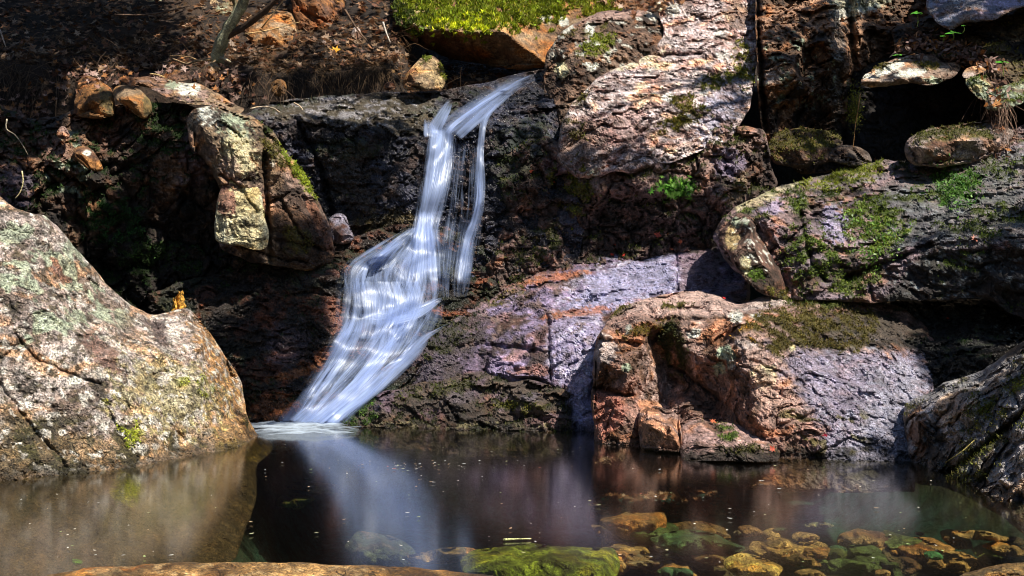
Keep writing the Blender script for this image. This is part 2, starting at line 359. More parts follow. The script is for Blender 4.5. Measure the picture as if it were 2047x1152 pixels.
def gY(px, py, lo=2.0, hi=16.0):
    """depth at which the pixel's ray meets the ground sheet"""
    Yv = np.linspace(lo, hi, 900); z = CAMZ-(py-576)/F*Yv; h = ground_h((px-1023.5)/F*Yv, Yv); i = np.argmax(h > z); return Yv[i] if h[i] > z[i] else 9.0
def build_ground():
    def axis(lo, hi, a, b, fine, coarse):
        c1 = np.arange(lo, a, coarse); c2 = np.arange(a, b, fine); c3 = np.arange(b, hi+coarse, coarse); return np.concatenate([c1, c2, c3])
    xs = axis(-60, 60, -5, 5, 0.05, 1.5); ys = axis(-60, 80, 1.5, 12, 0.05, 1.5); X, Yg = np.meshgrid(xs, ys)
    x, y = X.ravel(), Yg.ravel(); z = ground_h(x, y); idx = np.arange(len(x)).reshape(X.shape)
    fc = np.stack([idx[:-1, :-1], idx[:-1, 1:], idx[1:, 1:], idx[1:, :-1]], -1).reshape(-1, 4)
    P = np.column_stack([x, y, z]); n = fbm(P*1.5, 4, seed=9)[:, None]
    dirt = np.array((.020, .013, .009))+(np.array((.05, .03, .018))-np.array((.020, .013, .009)))*sstep(-.2, .3, n)
    bed = np.array((.16, .10, .045))+(np.array((.07, .065, .03))-np.array((.16, .10, .045)))*sstep(-.3, .3, n)
    deep = np.array((.014, .085, .080)); k = sstep(-.35, -.8, z)[:, None]; bed = bed*(1-k)+deep*k
    w = sstep(0.03, -0.03, z)[:, None]; C = dirt*(1-w)+bed*w
    g = mesh_obj('ground', P, fc, M_SOIL, None, np.column_stack([C, np.ones(len(C))])); tag(g, kind='structure')
    COLLIDE.append((P, fc)); return g
build_ground()

# ---------------------------------------------------------------- rocks, back to front
rock('mossy_boulder', 'huge boulder with bright yellow-green moss on top, behind the head of the waterfall',
     [(785, 30), (800, -60), (900, -120), (1180, -120), (1250, -60), (1240, 40), (1190, 60), (1150, 100), (1100, 128), (1040, 140), (960, 128), (900, 118), (840, 95), (800, 60)],
     [(785, 40, 9.2), (870, 62, 9.0), (960, 66, 8.85), (1010, 60, 8.9), (1090, 130, 9.0), (960, 130, 9.5), (880, 115, 9.6), (850, -20, 9.9), (960, -20, 9.7), (1060, -20, 9.9), (1200, -20, 9.9), (1180, 60, 9.3), (960, -120, 10.8), (1150, -120, 10.8), (1240, 20, 9.6)],
     (TAN, ORANGE, (.2, .12, .07)), T=1.2, R=.18, amp=(.04, .02, .02, .006), cell=.5, seed=1, moss=None,
     paint=[('Q', [(780, 20), (800, -60), (1160, -130), (1170, -20), (1120, 40), (1060, 55), (960, 58), (890, 58), (800, 40)], (.17, .21, .012), 1, 10, 46), ('M', 820, 15, 46, 46, 0, (.05, .075, .01), 1, .8), ('M', 1060, -10, 60, 50, 0, (.09, .12, .012), 1, .8), ('B', 905, 12, 16, 8, 0, (.2, .1, .05), .9), ('M', 960, 15, 100, 44, -8, (.50, .56, .02), 1, .5), ('M', 1190, 10, 60, 25, 30, (.2, .22, .02), 1),
            ('B', 1085, 25, 24, 14, 55, LICH, .9, .4), ('B', 1125, 45, 12, 9, 0, LICH, .9, .4), ('B', 860, 95, 90, 26, 10, (.12, .055, .03), .8)], blades=3)  # dark brown blob under the moss: shaded underside put into the colour
rock('boulder', 'squarish orange-brown boulder lodged in the leafy bank behind the leaning branch', [(487, 60), (500, 32), (540, 20), (585, 25), (612, 50), (608, 90), (590, 112), (540, 100), (500, 88)],
     [(487, 60, 9.0), (540, 22, 9.2), (612, 50, 9.1), (590, 110, 8.8), (540, 70, 8.7), (500, 90, 8.8)], (ORANGE, (.36, .22, .08), TAN), R=.12, cell=.3, seed=2, cracks=[([(555, 30), (585, 62), (600, 105)], 3, .03)], rest=(560, 105))
rock('boulder', 'dark orange cracked boulder at the top edge of the leafy bank', [(580, -10), (600, -70), (680, -70), (688, 20), (665, 60), (630, 68), (600, 55), (590, 30)],
     [(580, 0, 9.5), (680, 0, 9.6), (640, 60, 9.2), (630, 10, 9.2), (630, -60, 9.9)], ((.22, .09, .03), ORANGE, BROWN), R=.15, cell=.3, seed=3, cracks=[([(590, 20), (630, 35), (675, 50)], 3, .05)], rest=(640, 66))
rock('boulder', 'mottled tan boulder cut by the top edge left of the branch', [(280, 10), (300, -60), (500, -60), (500, 5), (470, 32), (420, 38), (380, 22), (320, 22)],
     [(280, 0, 9.3), (400, 30, 9.0), (480, 20, 9.1), (380, -50, 9.8)], ((.25, .17, .07), TAN, LICHG), R=.15, cell=.35, seed=4, rest=(420, 36))
rock('stone', 'small upright pale stone among dead leaves', [(700, 70), (708, 50), (718, 52), (726, 80), (722, 92), (703, 88)], [(700, 70, 9.0), (715, 52, 9.05), (724, 85, 8.95), (712, 72, 8.9)], (TAN, PALE, BROWN), T=.08, R=.04, amp=(.01, .005, .01, .003), cell=.1, step=2, seed=5, rag=1, grain=.003, rest=(712, 90))
rock('stone', 'angular tan stone with a mossy crown perched above the left side of the falls', [(805, 165), (818, 143), (845, 112), (868, 110), (884, 128), (893, 160), (885, 180), (840, 184), (812, 180)],
     [(805, 165, 8.35), (818, 143, 8.3), (850, 112, 8.45), (868, 110, 8.45), (893, 165, 8.35), (838, 165, 8.12), (850, 184, 8.2)], (TAN, (.5, .38, .2), BROWN), T=.25, R=.05, amp=(.01, .01, .015, .004), cell=.2, step=2, seed=6, rag=1.5,
     paint=[('M', 845, 116, 16, 10, -25, (.12, .15, .01), 1), ('M', 888, 145, 9, 26, -15, (.12, .13, .01), 1), ('B', 818, 165, 14, 14, 0, (.22, .1, .04), .8)])  # lower left facet painted darker: its shaded side put into the colour
rock('stone', 'little brown stone on the ledge just left of the perched tan stone', [(762, 176), (772, 162), (782, 160), (794, 174), (790, 181), (768, 181)], [(762, 176, 8.3), (778, 160, 8.35), (794, 178, 8.3), (778, 172, 8.2)], (BROWN, TAN, ORANGE), T=.08, R=.03, amp=(.01, .005, .01, .002), cell=.1, step=2, seed=7, rag=1, grain=.003)
rock('stone', 'rusty stone half buried in the dark undercut of the bank', [(540, 170), (555, 155), (572, 162), (576, 185), (560, 196), (542, 188)], [(540, 175, 8.3), (558, 157, 8.3), (574, 185, 8.3), (558, 178, 8.2)], ((.2, .1, .03), BROWN, ORANGE), T=.12, R=.05, amp=(.01, .008, .01, .003), cell=.12, step=2, seed=8, rag=1, grain=.003)
rock('stone', 'tan stone hanging under the roots of the leaning branch', [(400, 142), (420, 122), (438, 128), (436, 160), (424, 168), (408, 155)], [(400, 145, 8.2), (425, 124, 8.2), (436, 160, 8.15), (420, 150, 8.1)], (TAN, BROWN, ORANGE), T=.1, R=.04, amp=(.01, .008, .01, .003), cell=.12, step=2, seed=9, rag=1, grain=.003)

rock('back_rock', 'dark wet rock face behind the waterfall, with a flat shining ledge on its left',
     [(470, 240), (520, 212), (600, 196), (700, 188), (800, 186), (880, 180), (960, 168), (1040, 146), (1090, 136), (1130, 150), (1200, 300), (1150, 560), (1050, 620), (700, 660), (600, 600), (540, 420), (480, 300)],
     [(520, 212, 8.35), (620, 194, 8.5), (850, 184, 8.45), (960, 166, 8.6), (1088, 138, 8.8), (515, 232, 7.85), (600, 232, 7.75), (700, 245, 7.7), (830, 278, 7.75), (540, 330, 7.8), (600, 320, 7.8), (650, 420, 7.7), (700, 450, 7.65), (760, 350, 7.72),
      (900, 215, 8.2), (870, 262, 7.85), (860, 330, 7.68), (840, 450, 7.55), (910, 330, 7.75), (900, 450, 7.6), (960, 225, 8.0), (1020, 180, 8.4), (965, 262, 7.72), (1010, 260, 7.65), (1080, 260, 7.7), (960, 420, 7.5), (940, 560, 7.35), (1100, 450, 7.55), (1130, 200, 8.1), (1050, 600, 7.4), (700, 620, 7.7), (880, 590, 7.45)],
     ((.018, .02, .032), (.06, .065, .10), (.045, .032, .03)), T=1.0, R=.06, amp=(.06, .04, .06, .018), cell=.22, strata=(1.3, 1, .8), seed=10, rough=.22, mat=M_WET,
     moss=(.95, (.022, .04, .008), .7), blades=.4, cracks=[([(590, 236), (640, 330), (665, 430), (690, 470)], 5, .12), ([(660, 370), (740, 372)], 3, .05), ([(680, 405), (760, 418)], 3, .04)],
     paint=[('P', [(520, 210), (880, 180), (860, 270), (790, 268), (700, 245), (520, 232)], (.10, .085, .055), .8, 6, 14), ('M', 700, 300, 70, 26, 0, (.03, .05, .01), .5), ('B', 690, 350, 50, 40, 10, (.10, .09, .09), .8), ('B', 715, 395, 45, 22, 5, (.11, .09, .08), .7),
            ('M', 1040, 300, 60, 60, 0, (.03, .055, .01), .5), ('B', 780, 450, 70, 30, 0, (.08, .06, .015), .8), ('S', 700, 225, 190, 34, (.30, .30, .33), .8, 10, .1), ('R', 700, 225, 190, 38, 5, .16)])  # pale streaks along the ledge top: wet sheen put into the colour
rock('brown_shoulder_rock', 'lichen-spotted brown rock shoulder right above the head of the falls', [(1082, 180), (1092, 110), (1118, 70), (1150, 45), (1200, 24), (1290, 20), (1345, 50), (1340, 110), (1230, 180), (1170, 240), (1140, 300), (1110, 290), (1090, 230)],
     [(1085, 170, 8.3), (1120, 70, 8.7), (1200, 26, 8.9), (1290, 20, 9.0), (1340, 80, 8.6), (1200, 90, 8.35), (1150, 140, 8.05), (1120, 220, 7.95), (1230, 180, 8.05), (1130, 300, 7.9)],
     ((.13, .08, .055), (.22, .15, .11), DKB), T=.6, R=.12, amp=(.05, .04, .05, .012), cell=.22, tilt=.6, seed=11, moss=(.92, OLIVE, .9),
     paint=[('B', 1180, 60, 16, 10, 90, LICH, 1, .4), ('B', 1123, 140, 13, 17, 0, CREAM, 1, .5), ('M', 1195, 90, 34, 18, -20, (.16, .2, .01), 1), ('B', 1130, 50, 14, 12, 0, LICH, .9, .5), ('B', 1320, 20, 30, 12, -30, LICH, .9), ('S', 1200, 80, 120, 70, LICH, .8, 9, .3), ('P', [(1130, 50), (1200, 24), (1290, 20), (1280, 34), (1200, 45)], PINK, .8, 3, 6)])
rock('broken_cliff_rock', 'dark broken mossy rock face under the pale slab, right of the trickle', [(985, 330), (1000, 300), (1090, 270), (1150, 300), (1300, 300), (1450, 250), (1530, 255), (1545, 340), (1560, 370), (1520, 400), (1450, 430), (1430, 500), (1300, 520), (1150, 545), (1060, 575), (975, 610), (950, 560), (990, 500), (1010, 420)],
     [(1000, 300, 7.65), (1110, 290, 7.62), (1300, 310, 7.53), (1500, 260, 7.68), (1040, 400, 7.5), (1000, 520, 7.4), (960, 590, 7.3), (1110, 400, 7.6), (1150, 470, 7.62), (1110, 540, 7.45), (1200, 380, 7.46), (1250, 450, 7.6), (1300, 380, 7.40), (1340, 480, 7.55), (1400, 380, 7.45), (1430, 490, 7.5), (1500, 330, 7.6), (1540, 370, 7.5), (1460, 420, 7.35)],
     ((.10, .065, .055), (.28, .18, .16), (.035, .025, .022)), T=.7, R=.1, amp=(.08, .06, .09, .016), cell=.19, tilt=.7, seed=12, rough=.5, mat=M_WET, moss=(.62, (.06, .07, .010), .95),
     paint=[('P', [(1115, 300), (1300, 320), (1520, 255), (1520, 300), (1440, 340), (1300, 365), (1190, 370), (1130, 380)], (.40, .27, .24), .75, 14, 40), ('M', 1355, 378, 34, 20, 0, (.10, .26, .03), 1, .5), ('M', 1150, 370, 40, 60, 20, (.13, .14, .012), .9, 1), ('B', 1455, 325, 34, 28, 30, (.24, .20, .30), .9), ('B', 1480, 285, 40, 14, 0, (.3, .2, .17), .8), ('B', 1475, 380, 14, 30, 20, TAN, .8), ('B', 1110, 330, 26, 20, 0, (.2, .1, .12), .7), ('M', 1000, 350, 40, 60, 0, (.03, .05, .012), .8), ('M', 1080, 490, 60, 30, -30, (.05, .06, .01), .8), ('S', 1260, 400, 180, 90, (.3, .18, .15), .7, 9, .26)])
rock('pale_slab', 'large sunlit pinkish-white slab spotted with moss and white lichen', [(1112, 320), (1118, 262), (1145, 205), (1195, 152), (1300, 110), (1330, 70), (1310, 20), (1330, -90), (1512, -90), (1516, 40), (1512, 150), (1500, 215), (1470, 262), (1455, 285), (1400, 300), (1350, 322), (1300, 335), (1262, 350), (1225, 342), (1190, 360), (1150, 358)],
     [(1116, 310, 7.55), (1125, 255, 7.6), (1195, 155, 8.05), (1300, 112, 8.4), (1320, 0, 9.0), (1420, -90, 9.5), (1512, -90, 9.6), (1514, 60, 8.7), (1510, 170, 8.1), (1460, 275, 7.6), (1350, 300, 7.5), (1250, 320, 7.42), (1160, 350, 7.5), (1200, 240, 7.6), (1320, 210, 7.75), (1400, 130, 8.2), (1410, 40, 8.75), (1180, 190, 7.8)],
     ((.68, .58, .60), (.74, .66, .66), (.46, .30, .28)), T=.7, R=.05, amp=(.05, .03, .05, .010), cell=.3, strata=(2.2, 1, .7), tilt=.45, seed=13, mat=M_BIG, grain=.022, moss=None, pf=2.4,
     cracks=[([(1330, 135), (1400, 108), (1512, 60)], 4, .05), ([(1190, 150), (1300, 110), (1400, 112)], 4, .05), ([(1320, 60), (1400, 40), (1460, 5)], 3, .03), ([(1385, 175), (1375, 200)], 3, .02), ([(1240, 310), (1300, 250), (1380, 240)], 5, .04)],
     paint=[('B', 1335, 194, 14, 10, 10, (.85, .85, .83), 1, .3), ('B', 1440, 66, 13, 8, 0, (.85, .85, .83), 1, .3), ('B', 1441, 112, 13, 8, -10, (.85, .85, .83), 1, .3), ('B', 1345, 20, 15, 13, 0, LICH, .9, .5), ('B', 1178, 60, 8, 12, 0, LICH, .9, .4), ('B', 1408, 187, 9, 6, 0, LICH, .9, .4),
            ('M', 1485, 130, 20, 45, -10, (.15, .15, .015), 1, .8), ('M', 1440, 162, 40, 14, -10, (.12, .13, .01), 1, .9), ('M', 1370, 208, 24, 16, 10, (.13, .12, .01), 1, .9), ('M', 1410, 225, 20, 9, 0, (.12, .13, .01), 1, .9), ('M', 1365, 240, 45, 14, -20, (.11, .10, .01), 1, .9), ('M', 1160, 200, 18, 8, -40, OLIVE, .9, .9), ('M', 1150, 260, 22, 18, 0, OLIVE, .8, .9),
            ('B', 1440, 215, 34, 70, 25, (.33, .34, .46), .85, .8), ('B', 1160, 290, 50, 70, 20, (.24, .17, .15), .8, 1), ('B', 1250, 260, 50, 45, 0, (.33, .2, .19), .7, .9), ('S', 1350, 150, 260, 240, (.10, .06, .05), .85, 22, .28), ('S', 1300, 200, 260, 240, (.2, .12, .1), .7, 7, .26), ('B', 1280, 122, 50, 8, -20, CREAM, .6, .7), ('B', 1480, 30, 30, 30, 0, (.2, .13, .1), .8, 1)])
rock('recess_rock', 'brown and black layered rock wall with vertical cracks right of the pale slab', [(1508, -90), (1870, -90), (1860, 60), (1790, 100), (1740, 150), (1730, 340), (1600, 350), (1540, 300), (1520, 240), (1512, 150)],
     [(1512, -90, 9.3), (1512, 60, 8.3), (1600, -60, 9.2), (1600, 45, 8.45), (1660, 30, 8.5), (1690, 40, 8.7), (1800, -60, 9.2), (1520, 180, 7.95), (1590, 140, 8.0), (1620, 130, 8.4), (1600, 175, 8.1), (1540, 215, 8.1), (1530, 300, 8.0), (1640, 260, 8.6), (1670, 120, 8.3), (1690, 300, 8.5), (1740, 150, 8.7), (1740, 60, 8.7), (1730, 330, 8.6), (1860, 40, 8.8)],
     ((.12, .07, .04), (.34, .20, .12), (.03, .02, .015)), T=.6, R=.08, amp=(.06, .06, .09, .014), cell=.3, strata=(1.5, 1, .6), tilt=.5, grain=.03, seed=14, rough=.6,
     cracks=[([(1512, -60), (1514, 60), (1522, 160), (1532, 260)], 6, .25), ([(1690, -60), (1700, 60), (1715, 200), (1718, 320)], 7, .2)],
     paint=[('B', 1672, 60, 14, 70, -5, (.25, .24, .22), .6, .9), ('B', 1672, 210, 10, 60, 0, (.25, .25, .23), .6, .9), ('B', 1695, 25, 30, 14, 0, LICH, .8, .9), ('B', 1725, 15, 25, 10, 0, LICH, .7, .9), ('B', 1550, 152, 28, 13, -15, PALE, .7, .8), ('B', 1720, 5, 60, 14, 0, LICHG, .6), ('P', [(1514, 40), (1600, 5), (1620, 25), (1570, 60), (1530, 100)], (.42, .25, .16), .8, 6, 14), ('B', 1640, 290, 90, 60, 0, BLACK, .8), ('S', 1600, 130, 110, 90, LICHG, .9, 12, .36)])  # black blob low in the recess: shade put into the colour
rock('boulder', 'rounded stone with a mossy top sunk in the dark recess left of the black cavity', [(1532, 300), (1545, 268), (1600, 255), (1670, 262), (1690, 290), (1670, 320), (1600, 340), (1550, 330)], [(1532, 300, 7.7), (1600, 256, 7.95), (1690, 290, 7.8), (1600, 300, 7.55), (1600, 340, 7.6)],
     (DKB, (.09, .06, .05), BROWN), T=.35, R=.1, cell=.25, seed=15, moss=(.35, OLIVE, 1), step=3)
rock('stone', 'bare grey stone half in shadow below the mossy recess stone', [(1650, 318), (1665, 292), (1700, 285), (1735, 300), (1745, 325), (1700, 335)], [(1650, 318, 7.65), (1690, 287, 7.7), (1745, 325, 7.6), (1700, 315, 7.5)], ((.12, .1, .09), (.2, .17, .15), DKB), T=.2, R=.06, cell=.18, seed=16)
rock('cavity_rock', 'rock at the back of the cavity under the overhanging stone, its shade painted black', [(1705, 140), (1790, 110), (1900, 105), (2250, 40), (2300, 380), (2000, 400), (1700, 370), (1690, 250)], [(1705, 150, 8.6), (1900, 120, 8.6), (2250, 60, 8.3), (2300, 380, 7.9), (1850, 250, 8.5), (1850, 370, 8.2), (1700, 370, 8.2)],
     (BLACK, (.014, .012, .012), (.02, .016, .014)), T=.4, amp=(.05, .04, .05, .01), cell=.3, seed=17, rough=.6)  # near-black albedo: the cavity's shade put into the rock colour
rock('top_ledge_rock', 'dark brown mossy rock wall in the top right corner under the bluish slab', [(1780, 60), (1860, 30), (2000, 30), (2300, -60), (2300, 230), (2047, 190), (1990, 160), (1930, 130), (1850, 115), (1790, 110)], [(1780, 80, 8.5), (2000, 40, 8.4), (2300, -60, 8.2), (2300, 230, 7.5), (2047, 190, 7.7), (1900, 120, 8.1), (2000, 110, 8.0)],
     ((.06, .04, .025), (.11, .08, .04), BLACK), T=.5, amp=(.05, .04, .05, .01), cell=.25, strata=(2, 1, .6), tilt=.4, seed=18, moss=(.7, OLIVE, .8), rough=.5)
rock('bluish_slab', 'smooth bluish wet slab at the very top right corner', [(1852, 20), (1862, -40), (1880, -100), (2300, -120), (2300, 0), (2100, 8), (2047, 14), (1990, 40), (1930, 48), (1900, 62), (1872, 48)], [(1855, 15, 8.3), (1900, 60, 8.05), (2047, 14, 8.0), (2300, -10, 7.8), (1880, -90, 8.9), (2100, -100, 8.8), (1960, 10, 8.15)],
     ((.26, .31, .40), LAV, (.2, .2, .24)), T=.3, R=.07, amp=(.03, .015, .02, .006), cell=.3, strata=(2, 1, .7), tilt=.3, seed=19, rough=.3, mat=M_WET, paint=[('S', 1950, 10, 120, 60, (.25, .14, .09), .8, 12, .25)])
rock('overhang_stone', 'flat overhanging stone with white lichen streaks above a black cavity', [(1716, 170), (1722, 152), (1745, 140), (1790, 118), (1850, 106), (1905, 112), (1925, 122), (1912, 150), (1880, 169), (1810, 170), (1740, 175)],
     [(1716, 165, 7.75), (1745, 140, 7.9), (1850, 107, 8.25), (1920, 122, 8.15), (1880, 155, 7.8), (1800, 155, 7.7), (1740, 160, 7.7), (1880, 169, 7.85), (1740, 175, 7.78)],
     ((.30, .22, .17), BROWN, (.4, .33, .28)), T=.45, R=.05, amp=(.02, .02, .02, .006), cell=.25, strata=(2.5, 1, .5), tilt=.2, seed=20, step=2.5,
     paint=[('B', 1778, 137, 34, 9, -28, LICH, 1, .6), ('B', 1822, 146, 30, 9, -5, LICH, 1, .6), ('B', 1732, 152, 9, 5, -20, LICH, 1, .4), ('M', 1850, 132, 26, 9, 0, OLIVE, 1, .7), ('B', 1868, 162, 18, 7, 10, LICHG, .9, .6), ('M', 1760, 132, 20, 7, -20, OLIVE, .9, .7)])
rock('stone', 'small slab stone tucked under the dead grass mat, its top bare', [(1920, 150), (1930, 135), (1960, 130), (1975, 140), (1950, 150), (1925, 160)], [(1920, 150, 7.8), (1950, 131, 7.9), (1975, 142, 7.8), (1945, 152, 7.72)], (TAN, PALE, BROWN), T=.15, R=.03, amp=(.01, .01, .01, .003), cell=.15, step=2, seed=21, rag=1, grain=.003)
rock('stone', 'moss-patched grey stone behind the hanging roots at the right', [(1925, 155), (1960, 150), (1990, 170), (1990, 210), (1960, 200), (1935, 180)], [(1925, 157, 7.75), (1990, 172, 7.7), (1960, 205, 7.5), (1960, 175, 7.55)], ((.26, .27, .24), LICHG, BROWN), T=.3, R=.05, cell=.2, step=2.5, seed=22, moss=(.5, MOSS, .9))
rock('stone', 'long mossy stone running out of the right edge beside the hanging roots', [(1965, 215), (1990, 180), (2047, 160), (2250, 120), (2250, 170), (2047, 205), (2010, 220), (1975, 225)], [(1965, 215, 7.4), (2047, 162, 7.6), (2250, 120, 7.5), (2250, 170, 7.2), (2047, 205, 7.3), (2020, 190, 7.35)], ((.33, .32, .27), LICHG, (.2, .15, .1)), T=.3, R=.06, cell=.25, step=2.5, seed=23, moss=(.55, (.10, .13, .015), .9))
rock('boulder', 'rounded boulder capped with brown-green moss in front of the black cavity', [(1808, 290), (1820, 270), (1860, 255), (1940, 244), (2000, 240), (2030, 262), (2010, 300), (1950, 325), (1880, 335), (1830, 335), (1812, 315)],
     [(1808, 292, 7.3), (1860, 256, 7.55), (2000, 241, 7.5), (2020, 280, 7.2), (1950, 322, 7.15), (1840, 330, 7.15), (1850, 295, 6.98), (1940, 280, 7.0)], ((.25, .2, .19), (.36, .3, .28), BROWN), T=.4, R=.12, amp=(.03, .02, .02, .008), cell=.3, seed=24, moss=(.55, (.08, .085, .015), .95))

LW = dict(mat=M_DRY)
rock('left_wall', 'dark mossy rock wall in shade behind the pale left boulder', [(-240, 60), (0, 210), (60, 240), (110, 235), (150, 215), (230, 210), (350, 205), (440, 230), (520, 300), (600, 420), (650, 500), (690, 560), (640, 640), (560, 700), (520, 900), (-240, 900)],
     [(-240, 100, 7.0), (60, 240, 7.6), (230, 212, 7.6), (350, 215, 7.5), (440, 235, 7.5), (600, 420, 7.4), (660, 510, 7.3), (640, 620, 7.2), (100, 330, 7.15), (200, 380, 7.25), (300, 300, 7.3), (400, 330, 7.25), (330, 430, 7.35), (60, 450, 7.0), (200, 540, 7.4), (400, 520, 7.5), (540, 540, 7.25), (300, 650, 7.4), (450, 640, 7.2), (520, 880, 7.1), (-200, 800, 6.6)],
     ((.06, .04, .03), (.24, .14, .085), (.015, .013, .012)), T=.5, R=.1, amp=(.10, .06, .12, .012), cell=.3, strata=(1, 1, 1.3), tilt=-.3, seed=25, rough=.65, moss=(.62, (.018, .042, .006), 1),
     paint=[('B', 390, 300, 30, 80, 8, (.22, .15, .17), .7), ('B', 215, 260, 26, 40, 0, (.24, .13, .1), .6), ('B', 350, 290, 40, 60, 0, (.12, .08, .06), .5), ('B', 120, 320, 30, 60, -30, (.27, .17, .14), .7), ('S', 140, 330, 60, 70, LICHG, .9, 10, .2), ('M', 220, 440, 70, 50, 30, (.02, .07, .012), .9), ('M', 300, 510, 60, 25, 0, (.03, .07, .01), .8), ('P', [(230, 440), (420, 380), (440, 500), (660, 560), (640, 900), (-250, 900), (100, 500)], (.012, .010, .009), .9, 30, 40), ('B', 180, 400, 12, 50, -35, (.25, .12, .05), .7), ('B', 225, 390, 10, 30, -20, (.25, .12, .07), .6), ('B', 20, 400, 40, 80, 10, (.14, .12, .17), .7)])  # near-black polygon over the lower wall: deep shade put into the colour
rock('boulder', 'upright brown boulder, leftmost of the two sunlit ones on top of the left wall', [(146, 215), (155, 165), (170, 150), (200, 158), (222, 175), (233, 232), (190, 240), (150, 232)], [(146, 215, 7.5), (160, 155, 7.7), (185, 152, 7.65), (222, 178, 7.5), (233, 232, 7.35), (180, 200, 7.3), (205, 180, 7.4), (150, 232, 7.4)],
     ((.26, .15, .07), ORANGE, BROWN), T=.3, R=.07, amp=(.02, .01, .015, .004), cell=.3, step=2.5, seed=26, rag=2, paint=[('B', 215, 205, 14, 30, -20, (.15, .14, .06), .7)])
rock('boulder', 'smooth rounded orange-brown boulder lying beside the upright one on the left wall', [(224, 185), (230, 170), (255, 168), (280, 178), (300, 200), (306, 222), (290, 240), (270, 230), (245, 208), (228, 198)], [(224, 182, 7.45), (250, 168, 7.5), (285, 180, 7.45), (306, 225, 7.3), (285, 238, 7.25), (262, 195, 7.2), (240, 205, 7.3)],
     ((.38, .21, .08), ORANGE, TAN), T=.25, R=.07, amp=(.02, .01, .008, .004), cell=.3, step=2.5, seed=27, rag=1.5, paint=[('B', 298, 215, 14, 22, -10, (.16, .15, .06), .7)])
rock('stone', 'long lichen-topped stone crowning the left wall, pale green on its right end', [(228, 158), (250, 150), (330, 158), (360, 165), (400, 168), (430, 185), (470, 210), (492, 222), (470, 232), (420, 212), (380, 208), (340, 200), (300, 178), (250, 165)],
     [(228, 158, 7.75), (330, 160, 7.75), (400, 168, 7.7), (490, 222, 7.5), (420, 208, 7.4), (340, 196, 7.4), (300, 176, 7.5), (380, 185, 7.45)], ((.24, .13, .07), TAN, PINK), T=.4, R=.06, amp=(.02, .02, .03, .005), cell=.2, strata=(2, 1, .7), tilt=-.3, step=2.5, seed=28,
     paint=[('B', 378, 178, 26, 13, 10, LICH, .95, .6), ('B', 345, 170, 14, 10, 0, LICHG, .9, .6), ('B', 405, 190, 12, 12, 0, PINK, .8)])
rock('stone', 'flat-topped tan stone behind the long lichen stone', [(325, 150), (340, 136), (360, 140), (385, 158), (360, 165), (330, 160)], [(325, 152, 7.9), (350, 137, 7.95), (385, 158, 7.85), (350, 155, 7.8)], (TAN, BROWN, ORANGE), T=.15, R=.04, cell=.15, step=2, seed=29, amp=(.01, .01, .01, .003), rag=1)
rock('stone', 'small pointed pink stone at the left end of the left wall', [(110, 272), (122, 250), (132, 250), (143, 277), (125, 280)], [(110, 272, 7.15), (126, 250, 7.2), (143, 277, 7.1), (126, 268, 7.05)], (PINK, (.3, .18, .13), BROWN), T=.12, R=.03, cell=.15, step=2, seed=30, amp=(.01, .01, .01, .003), rag=1)
rock('stone', 'orange oblong stone with one white lichen spot on the left wall', [(144, 300), (150, 292), (180, 294), (195, 312), (210, 340), (196, 345), (172, 336), (152, 318)], [(144, 302, 7.1), (165, 292, 7.1), (190, 305, 7.05), (210, 342, 6.98), (190, 342, 6.98), (168, 312, 6.95)], (ORANGE, (.4, .22, .1), BROWN), T=.15, R=.05, cell=.25, step=2, seed=31, amp=(.01, .01, .008, .003), rag=1, paint=[('B', 175, 306, 9, 6, 0, LICH, 1, .3)])
rock('lichen_rock', 'big lichen-covered rock left of the falls, its right edge fringed with green moss', [(372, 240), (385, 215), (420, 212), (450, 218), (490, 228), (520, 240), (548, 268), (585, 320), (615, 365), (640, 410), (660, 450), (672, 500), (665, 530), (620, 545), (560, 535), (500, 525), (440, 500), (430, 440), (440, 380), (420, 330), (380, 290)],
     [(375, 240, 7.2), (420, 214, 7.3), (520, 242, 7.25), (585, 320, 7.2), (640, 410, 7.2), (670, 500, 7.15), (640, 540, 7.1), (415, 260, 6.98), (450, 230, 7.02), (500, 300, 6.9), (475, 350, 6.86), (435, 330, 6.95), (460, 280, 6.86), (528, 290, 6.92), (532, 500, 6.95), (545, 420, 7.02), (560, 330, 7.05), (600, 420, 7.05), (600, 520, 7.0), (440, 480, 7.1)],
     ((.27, .2, .13), (.34, .24, .2), DKB), T=.6, R=.08, amp=(.035, .025, .035, .008), cell=.22, strata=(1, 1, 1.4), tilt=-.35, seed=32,
     cracks=[([(380, 205), (420, 215), (450, 222)], 3, .04), ([(530, 260), (528, 330), (535, 420), (540, 530)], 5, .10), ([(440, 350), (500, 385), (520, 425)], 4, .06), ([(560, 400), (600, 470), (640, 500)], 4, .05), ([(550, 480), (660, 500)], 4, .04)],
     paint=[('B', 420, 235, 26, 18, 20, LICH, .95, .9), ('B', 470, 255, 36, 24, 40, LICHG, .9, 1), ('S', 460, 265, 80, 60, DKB, .9, 13, .12), ('B', 480, 310, 42, 32, 70, CREAM, .85, 1), ('B', 544, 328, 6, 7, 0, LICH, 1, .3), ('B', 460, 340, 20, 30, 0, PINK, .6),
            ('M', 590, 330, 14, 70, -32, (.2, .25, .015), 1, .5), ('M', 555, 300, 22, 40, -30, OLIVE, .9, .8), ('M', 540, 260, 20, 20, 0, MOSS, .9), ('B', 545, 350, 22, 40, 0, (.2, .13, .08), .6), ('P', [(545, 400), (640, 400), (672, 520), (560, 540), (545, 480)], (.05, .028, .018), .85, 8, 20), ('B', 640, 450, 10, 60, -25, (.22, .1, .06), .8), ('M', 590, 480, 30, 30, 0, OLIVE, .6)])
